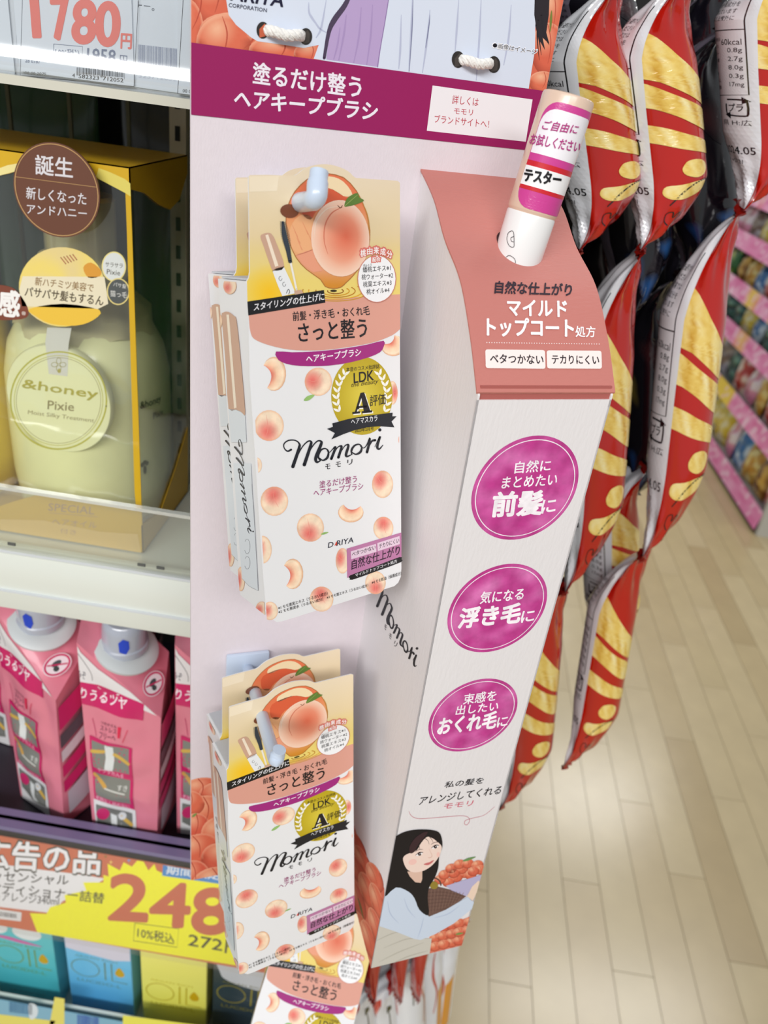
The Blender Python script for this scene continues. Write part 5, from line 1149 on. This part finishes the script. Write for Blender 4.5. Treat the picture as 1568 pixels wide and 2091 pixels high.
# ================================================================ snack packs hanging in strips
LP, RP = .2185, .0215
def prof_(t):
    e = max(0.0, min(t / .30, (1 - t) / .27, 1.0)); return (.62 * e + .38 * math.sin(math.pi / 2 * e)) ** .92
def pax(v, a):
    t = max(0, min(1, v / LP)); p = prof_(t); c = RP * p * (.85 * (1 - 2 * t) - .12) * (1 - .0 * t)
    w_ = 1 - p; cr = .0024 * w_ * min(1, p * 4) * math.sin(9 * a + 14 * t) + .0008 * math.sin(5 * a + 60 * t) * w_
    return c, RP * p + cr + .0002, RP * p + w_ * .024 + cr
def pksurf(u, v, h):
    a = u / RP; c, b, A_ = pax(v, a); return (c + (b + h) * math.sin(a), -(A_ + h) * math.cos(a), v)
def snack(name, label, film, draw, cat_, group=None, fin=(150, 26, 20)):
    o = thing(name, label, cat_, None, group)
    m = MB(); NT, NA = 64, 60
    m.rings([[pksurf(RP * 2 * math.pi * k / NA, LP * i / NT, 0) for k in range(NA)] for i in range(NT + 1)])
    m.build('pack_body', film, o, smooth=True)
    FM = mat(name + '_seal_film', fin, rough=.2, coat=.8, bump=.8, bscale=200)
    for z0, d in ((0, -1), (LP, 1)):
        V = []; n = 12
        for j in range(5):
            for i in range(n + 1):
                y = (-.5 + i / n) * .044; V.append((.0022 * math.sin(i * 1.9 + j * 1.3) * (j > 0) + .0012 * math.sin(i * 4.1) * (j > 0), y * (1 - .25 * j / 4), z0 + d * (j * .0022 - .0006)))
        m = MB(); m.add(V, [(j * (n + 1) + i, j * (n + 1) + i + 1, (j + 1) * (n + 1) + i + 1, (j + 1) * (n + 1) + i) for j in range(4) for i in range(n)]); m.build('end_seal', FM, o, smooth=True, fix=False)
    A = Art(lambda x, y: (x / 1000, y / 1000), pksurf, maxlen=.0035, base=.0003, clip=cw([(-.0640, .0012), (.0640, .0012), (.0640, LP - .0012), (-.0640, LP - .0012)])); draw(A)
    A.build('pack_print', o, FILM)
    return o
def fry(x, y):
    n_ = noise.noise(Vector((x * .16, y * .05 + x * .1, 3.1))); s_ = math.sin(x * 1.1 + y * .5) * .18
    return mix((244, 214, 120), (252, 240, 190) if n_ + s_ < 0 else (206, 150, 30), abs(n_ + s_) * 1.25)
RED = (188, 22, 8); BK = (22, 20, 24); WT2 = (226, 228, 234)
def draw_red(A):
    A.poly([(-62, -1), (-5, -1), (-4, 120), (-2, 220), (-62, 220)], WT2, 5)
    # crossing bands of fries and two loose pieces, running under the white panel
    A.poly(cat([(-14, 108), (-4, 108), (5, 106), (14, 102), (24, 98), (34, 93), (37, 88), (34, 84), (22, 87), (10, 90), (0, 93), (-8, 94), (-14, 94)], 3, True), fry, 2, 4)
    A.poly(cat([(-12, 142), (-2, 140), (8, 134), (18, 128), (34, 119), (37, 110), (34, 103), (22, 108), (10, 116), (0, 121), (-10, 124)], 3, True), fry, 3, 4)
    A.poly(cat([(-10, 178), (0, 177), (8, 170), (16, 160), (26, 149), (35, 140), (36, 124), (27, 127), (16, 134), (4, 142), (-8, 148)], 3, True), fry, 1, 4)
    A.poly(cat([(14, 80), (21, 81), (27, 77), (26, 70), (19, 66), (12, 68), (10, 72), (11, 76)], 3, True), fry, 4, 4)
    A.poly(cat([(0, 53), (2, 58), (10, 60), (20, 63), (26, 63), (25, 55), (18, 49), (8, 47), (2, 49)], 3, True), fry, 4, 4)
    A.stroke([(28, 64), (20, 62), (12, 54), (6, 42)], [1.1, 1.4, 1.3, .8], BK, 4, 5); A.stroke([(12, 24), (7, 28), (6, 34), (10, 36), (12, 31), (14, 36), (17, 32), (15, 22), (20, 12)], .8, BK, 4, 4)
    for p in [[(-9, 198), (-9, 100), (-46, 96)], [(-46, 150), (-9, 152)]]: A.stroke(p, .8, BK, 6, 1)
    for i, t in enumerate(['60kcal', '0.8g', '2.7g', '8.0g', '0.3g', '17mg']):
        y = 140 - i * 6.9; wd = 2.15 * len(t); A.text(t, (-11 - wd, y - .6), (-11, y), (-11 - wd, y + 4.2), BK, 6)
    for i, t in enumerate(['栄養成分表示', '1袋あたり', 'エネルギー', 'たんぱく質', '脂質', '炭水化物', 'カルシウム', '食塩相当量']):
        y = 143 - i * 5.6; A.text(t, (-42, y - 1.5), (-42 + 2.9 * len(t), y - .6), (-42, y + 1.6), BK, 6)
    for i, t in enumerate(['直射日光を避けて', '保存してください', '本製品の工場では', '小麦・乳成分を', '使用しています', '保存方法欄外に']):
        y = 186 - i * 5.4; A.text(t, (-36, y - 1), (-14.5, y), (-36, y + 3), BK, 6)
    A.stroke([(-22, 95), (-12, 95.5), (-10, 93), (-10, 84), (-12, 82), (-21, 82), (-23.5, 84), (-23.5, 91)], 1.3, BK, 6, 2)
    A.poly([(-13, 98), (-8, 94.5), (-13, 92)], BK, 6); A.poly([(-20.5, 84.8), (-20.5, 79), (-25, 82.2)], BK, 6); A.text('プラ', (-21.5, 85), (-12.4, 86), (-21.5, 91.5), BK, 7, .015)
    A.text('県 H:広', (-28, 73), (-8.5, 74), (-28, 78), BK, 6); A.text('2024.05', (-34, 48), (-7.5, 49.5), (-34, 54.5), BK, 6, .015); A.text('+DS 21', (-30, 40), (-16, 40.6), (-30, 43.6), BK, 6)
RF = mat('red_snack_film', RED, rough=.14, coat=.8, bump=.35, bscale=45)
pk0 = snack('snack_pack', 'x', RF, draw_red, 'snack pack', 'red and white snack packs hanging in strips')
def nplace(px, py, n): r = ray(px, py); return CAM + r * (n / r.dot(NV))
def pose(o, px, py, n, yaw=0.0, lean=0.0, top=False, topp=None, th=1.0):
    P = nplace(px, py, n); y = Vector((P.x, P.y, 0)).normalized()
    z = Vector((0, 0, 1))
    if topp: z = (nplace(*topp, n) - P).normalized()
    x = y.cross(z).normalized(); y = z.cross(x).normalized(); R = Matrix((x, y, z)).transposed() @ Matrix.Rotation(yaw, 3, 'Z')
    s = ((nplace(*topp, n) - P).length / LP) if topp else 1.0
    M = R.to_4x4()
    if top: P = P - z * LP
    M.translation = P + z * .001; M = M @ Matrix.Diagonal((th, th, (s * .985) if topp else 1, 1)); return M
SN = [((1310, 498), (1405, -45), .38, .0, 'red fry-print snack pack, upper one of the middle strip, white panel to its left'),
      ((1158, 1180), (1310, 503), .38, .05, 'red fry-print snack pack right beside the pink carton flap, middle one of the middle strip'),
      ((1036, 1621), (1158, 1185), .38, -.15, 'lowest red fry-print snack pack, its tip beside the last round emblem'),
      ((1511, 420), (1640, -120), .38, .1, 'snack pack at the top right photo edge with a recycling mark on its white panel'),
      ((1320, 1115), (1511, 425), .38, -.02, 'red fry-print snack pack in the centre of the right-hand strip, in front of the aisle'),
      ((1168, 1545), (1320, 1122), .38, -.25, 'lowest snack pack of the right-hand strip, its tip over the floor'),
      ((1180, 498), (1262, -30), .385, .05, 'red fry-print snack pack behind the tester tube, at the top of the left strip')]
for i, (b, t, n, yw, lb) in enumerate(SN):
    M = pose(None, b[0], b[1], n, yw, topp=t, th=(1, .9, .88, 1, .87, .82, 1)[i])
    if i == 0: pk0.matrix_world = M; pk0['label'] = lb; o = pk0
    else: o = dup(pk0, M); o['label'] = lb
for b, t, n, lb in [((1214, 1330), (1300, 930), .425, 'partly hidden red snack pack in the gap between the two lower strips'), ((756, 2036), (800, 1700), .380, 'red snack pack tip just below the stand, nearest the bottom hair brush carton'),
                    ((811, 2032), (860, 1690), .382, 'second red snack pack tip below the stand'), ((848, 2030), (905, 1680), .384, 'third red snack pack tip below the stand, above the widest white pack')]:
    o = dup(pk0, pose(None, b[0], b[1], n, .4 if n > .42 else -2.3, topp=t, th=1 if n > .42 else .36)); o['label'] = lb
# packs in the row behind, film coloured black for the shade between strips
SHADE_FILM = mat('navy_black_snack_film', (20, 18, 26), rough=.14, coat=.8, bump=.5, bscale=40)
def draw_dark(A):
    A.poly([(-62, -1), (-22, -1), (-22, 220), (-62, 220)], (120, 112, 128), 0)
    for cx, cy, rx, ry, c in [(6, 30, 9, 15, (36, 88, 150)), (14, 62, 7, 10, (44, 96, 160)), (-6, 50, 6, 12, (30, 60, 110)), (10, 150, 10, 20, (60, 30, 34)), (-8, 120, 7, 18, (110, 96, 36))]:
        A.disc(cx, cy, rx, ry, lambda r, a: mix(c, (20, 18, 26), r * r), 1, .3, 3, 18, shape=lambda a: 1 + .18 * math.sin(3 * a))
    for i in range(7): A.text('原材料名保存方法', (-44, 170 - i * 6), (-24, 170.5 - i * 6), (-44, 173 - i * 6), (40, 36, 50), 2)
    A.text('BBQ', (-12, 84), (18, 88), (-12, 100), (190, 190, 196), 2, .02) if False else None
dk = snack('dark_snack_pack', 'x', SHADE_FILM, draw_dark, 'snack pack', 'navy black snack packs in the back row', (30, 16, 18))
for i, (b, t, n, yw, lb) in enumerate([((1262, 640), (1345, 60), .425, .3, 'shiny black snack pack in the gap between the left and middle strips'), ((1398, 560), (1470, 60), .425, .1, 'shiny black snack pack with blue spots, between the middle and right strips near the top'),
                                       ((1290, 1010), (1400, 560), .43, -.3, 'black and grey snack pack behind the middle strip, below the shiny black ones'), ((1248, 780), (1275, 400), .50, .2, 'dark snack pack deep in the gap above the salmon flap'), ((1225, 300), (1258, -120), .43, .5, 'dark snack pack in the shade behind the upper left strip'),
    ((1330, 690), (1435, 180), .485, .2, 'dark snack pack in the shade behind the middle strip, near the crumpled seals'), ((1218, 960), (1262, 520), .50, .1, 'dark snack pack just above the corner of the white carton front'), ((1420, 420), (1500, -60), .475, -.2, 'dark snack pack hanging between the two right-hand strips at the top')]):
    M = pose(None, b[0], b[1], n, yw, topp=t)
    if i == 0: dk.matrix_world = M; dk['label'] = lb
    else: o = dup(dk, M); o['label'] = lb
# foot of the strips: added black packs fill the shaded gaps, then white packs
for i, (b, t) in enumerate([((782, 2230), (830, 1900)), ((836, 2230), (880, 1880))]):
    o = dup(dk, pose(None, b[0], b[1], .46, -1.0, topp=t, th=.8)); o['label'] = ['black snack pack showing as the left dark gap between white packs below the stand', 'black snack pack showing as the right dark gap beside the widest white pack'][i]
WF = mat('white_snack_film', (232, 234, 238), rough=.2, coat=.6, bump=.35, bscale=45)
def draw_white(A):
    A.poly([(-64, 212), (64, 212), (64, 220), (-64, 220)], RED, 0)
    A.poly(cat([(-10, 186), (-4, 196), (2, 188), (0, 170), (-5, 164), (-9, 172)], 3, True), (206, 60, 40), 1); A.ring(-4, 178, 4, 10, .8, (240, 180, 170), 2)
    A.poly([(12, 168), (18, 172), (18, 178), (12, 180)], (60, 66, 40), 1); A.stroke([(15, 168), (15, 140)], 1.2, (70, 74, 50), 1, 1)
    A.stroke([(30, 190), (26, 160), (32, 130), (28, 100)], [1, 3, 2, 1], (196, 60, 40), 1); A.poly([(34, 130), (46, 140), (46, 60), (34, 50)], (222, 150, 40), 1)
    A.stroke([(-30, 150), (-26, 120), (-32, 80)], [1, 2, 1], (200, 90, 80), 1)
wk = snack('white_snack_pack', 'x', WF, draw_white, 'snack pack', 'white snack packs at the foot of the strips', (214, 214, 220))
for i, (px, py, n, yw, lb) in enumerate([(758, 1975, .405, .2, 'white snack pack nearest the bottom hair brush carton'), (808, 1975, .412, .1, 'white snack pack between the two black gaps below the stand'), (861, 1925, .415, .0, 'widest white snack pack below the stand, with a small red mark'),
                                      (897, 1905, .445, -.5, 'white snack pack with orange edge at the right of the group below the stand'), (922, 1890, .455, -.9, 'outermost white snack pack below the stand, against the floor')]):
    M = pose(None, px, py, n, yw, top=True)
    if i == 0: wk.matrix_world = M; wk['label'] = lb
    else: o = dup(wk, M); o['label'] = lb
# ================================================================ shelving across the aisle
GX = 1.36; GY0, GY1 = 2.86, 6.6
aisle = thing('aisle_shelving', 'long store shelving across the aisle with flowery pink price rails', 'shelf', Fr((GX, GY0, 0)))
TIERS = [.017, .28, .52, .70, .897, 1.09, 1.28]
m = MB(); m.box(.44, .46, 0, GY1 - GY0, 0, 1.9); m.build('back_panel', mat('dark_grey_back', (40, 38, 40), rough=.7), aisle)
m = MB(); m.box(.0, .44, -.02, 0, 0, 1.9); m.build('end_panel', mat('pale_end_panel', (196, 194, 186), rough=.5), aisle)
m = MB(); m.box(.03, .44, 0, GY1 - GY0, 0, .02); m.build('plinth', DARK, aisle)
def railcol(y, k, s_):
    n_ = noise.noise(Vector((y * 7 + s_ * 3.3, k * 2.0, s_))); f_ = noise.noise(Vector((y * 26, k * 5, s_ + 5)))
    c = mix((222, 96, 164), (240, 168, 206), .5 + n_ * 1.4)
    if f_ > .22: c = mix(c, (252, 236, 244), .7)
    g = noise.noise(Vector((y * 3.1 + 9 * s_, 0, 2))); 
    if g > .12: c = mix(c, (238, 206, 60), min(1, (g - .12) * 7)) if f_ < .3 else c
    return lin(c)
for s_, z in enumerate(TIERS):
    m = MB(); m.box(.006, .44, 0, GY1 - GY0, z + .030, z + .040); m.build('shelf_deck', mat('grey_shelf_enamel', (170, 168, 166), rough=.5), aisle)
    n_ = 190; V = []; C = []
    for i in range(n_ + 1):
        for k in range(5): y = (GY1 - GY0) * i / n_; V.append((0.0 - .012 * (k / 4), y, z + .075 - .075 * k / 4 + .0)); C.append(railcol(y, k, s_))
    V2 = [(v[0] + .004, v[1], v[2]) for v in V]; N1 = len(V)
    F = [(i * 5 + k, (i + 1) * 5 + k, (i + 1) * 5 + k + 1, i * 5 + k + 1) for i in range(n_) for k in range(4)]
    F += [tuple(q + N1 for q in f[::-1]) for f in F[:]]
    F += [(0, 1, N1 + 1, N1), (1, 2, N1 + 2, N1 + 1), (2, 3, N1 + 3, N1 + 2), (3, 4, N1 + 4, N1 + 3)]
    o = mk('price_rail', V + V2, F, PRINTG, aisle, C + C)
COLS = [('gold', (206, 150, 40), (244, 226, 150)), ('yellow', (232, 206, 60), (250, 244, 200)), ('red', (190, 40, 36), (244, 226, 214)), ('blue', (30, 110, 180), (220, 236, 250)), ('green', (40, 110, 50), (214, 226, 120)), ('silver', (200, 200, 206), (120, 96, 80)), ('pink', (232, 150, 180), (252, 240, 246)), ('brown', (110, 64, 30), (226, 180, 70)), ('dark teal', (20, 70, 66), (120, 170, 150))]
bagm = {}
def bag(ci):
    if ci in bagm: return bagm[ci]
    nm, a, b = COLS[ci]; V = []; C = []; F = []; nx, nz = 18, 20; W_, H_, D_ = .072, .088, .030
    for sd in (-1, 1):
        for j in range(nz + 1):
            for i in range(nx + 1):
                u, v = -1 + 2 * i / nx, -1 + 2 * j / nz; t = max(0, (1 - abs(u) ** 3) * (1 - abs(v) ** 2.2)) ** .6; nn = noise.noise(Vector((u * 3, v * 3, ci * 7 + sd)))
                V.append((sd * (-1) * D_ * t * (1 + .35 * nn), u * W_ * (1 - .08 * t), v * H_ + H_)); q = noise.noise(Vector((u * 1.6 + ci, v * 2.2, ci * 3.1))) * 2.2 + .35
                C.append(lin(mix(a, b, max(0, min(1, q)))))
    n1 = (nx + 1) * (nz + 1)
    for sd in (0, 1):
        for j in range(nz):
            for i in range(nx):
                q = (sd * n1 + j * (nx + 1) + i, sd * n1 + j * (nx + 1) + i + 1, sd * n1 + (j + 1) * (nx + 1) + i + 1, sd * n1 + (j + 1) * (nx + 1) + i); F.append(q if sd == 0 else q[::-1])
    me = bpy.data.meshes.new('candy_bag'); me.from_pydata(V, [], F); at = me.attributes.new('Col', 'FLOAT_COLOR', 'POINT'); at.data.foreach_set('color', [x for c in C for x in c]); me.polygons.foreach_set('use_smooth', [True] * len(F)); me.materials.append(mat('crinkled_foil_print', attr=True, rough=.22, coat=.6, metal=.25, bump=1.0, bscale=45)); me.update()
    bagm[ci] = me; return me
rnd = random.Random(21); ORD = ['first', 'second', 'third', 'fourth', 'fifth', 'sixth', 'seventh', 'eighth', 'ninth', 'tenth', 'eleventh', 'twelfth', 'thirteenth', 'fourteenth', 'fifteenth', 'sixteenth', 'seventeenth', 'eighteenth']
TN = ['lowest shelf', 'second shelf', 'third shelf', 'fourth shelf', 'fifth shelf', 'sixth shelf']
for s_ in range(6):
    y = GY0 + .09; k = 0; gap = TIERS[s_ + 1] - TIERS[s_] - .012
    while y < GY0 + 2.5 and k < 18:
        ci = rnd.randrange(len(COLS)); o = bpy.data.objects.new('candy_bag', bag(ci)); sc.collection.objects.link(o)
        sx = min(1.05, (gap - .035) / .176) * rnd.uniform(.86, 1.0)
        o.matrix_world = Matrix.Translation((GX + .062, y, TIERS[s_] + .0405)) @ Matrix.Rotation(rnd.uniform(-.2, .2), 4, 'Z') @ Matrix.Rotation(rnd.uniform(.05, .18), 4, 'Y') @ Matrix.Diagonal((.9, rnd.uniform(.86, 1.0), sx, 1))
        tag(o, '%s candy bag, %s from near end, %s across the aisle' % (COLS[ci][0], ORD[k], TN[s_]), 'candy bag', 'candy bags across the aisle'); y += .148; k += 1
# far wall of the store
m = MB(); m.box(-3.5, 5.5, 8.45, 8.6, 0, 3.0); o = m.build('wall_far', mat('store_wall_white', (214, 212, 204), rough=.7)); tag(o, kind='structure')
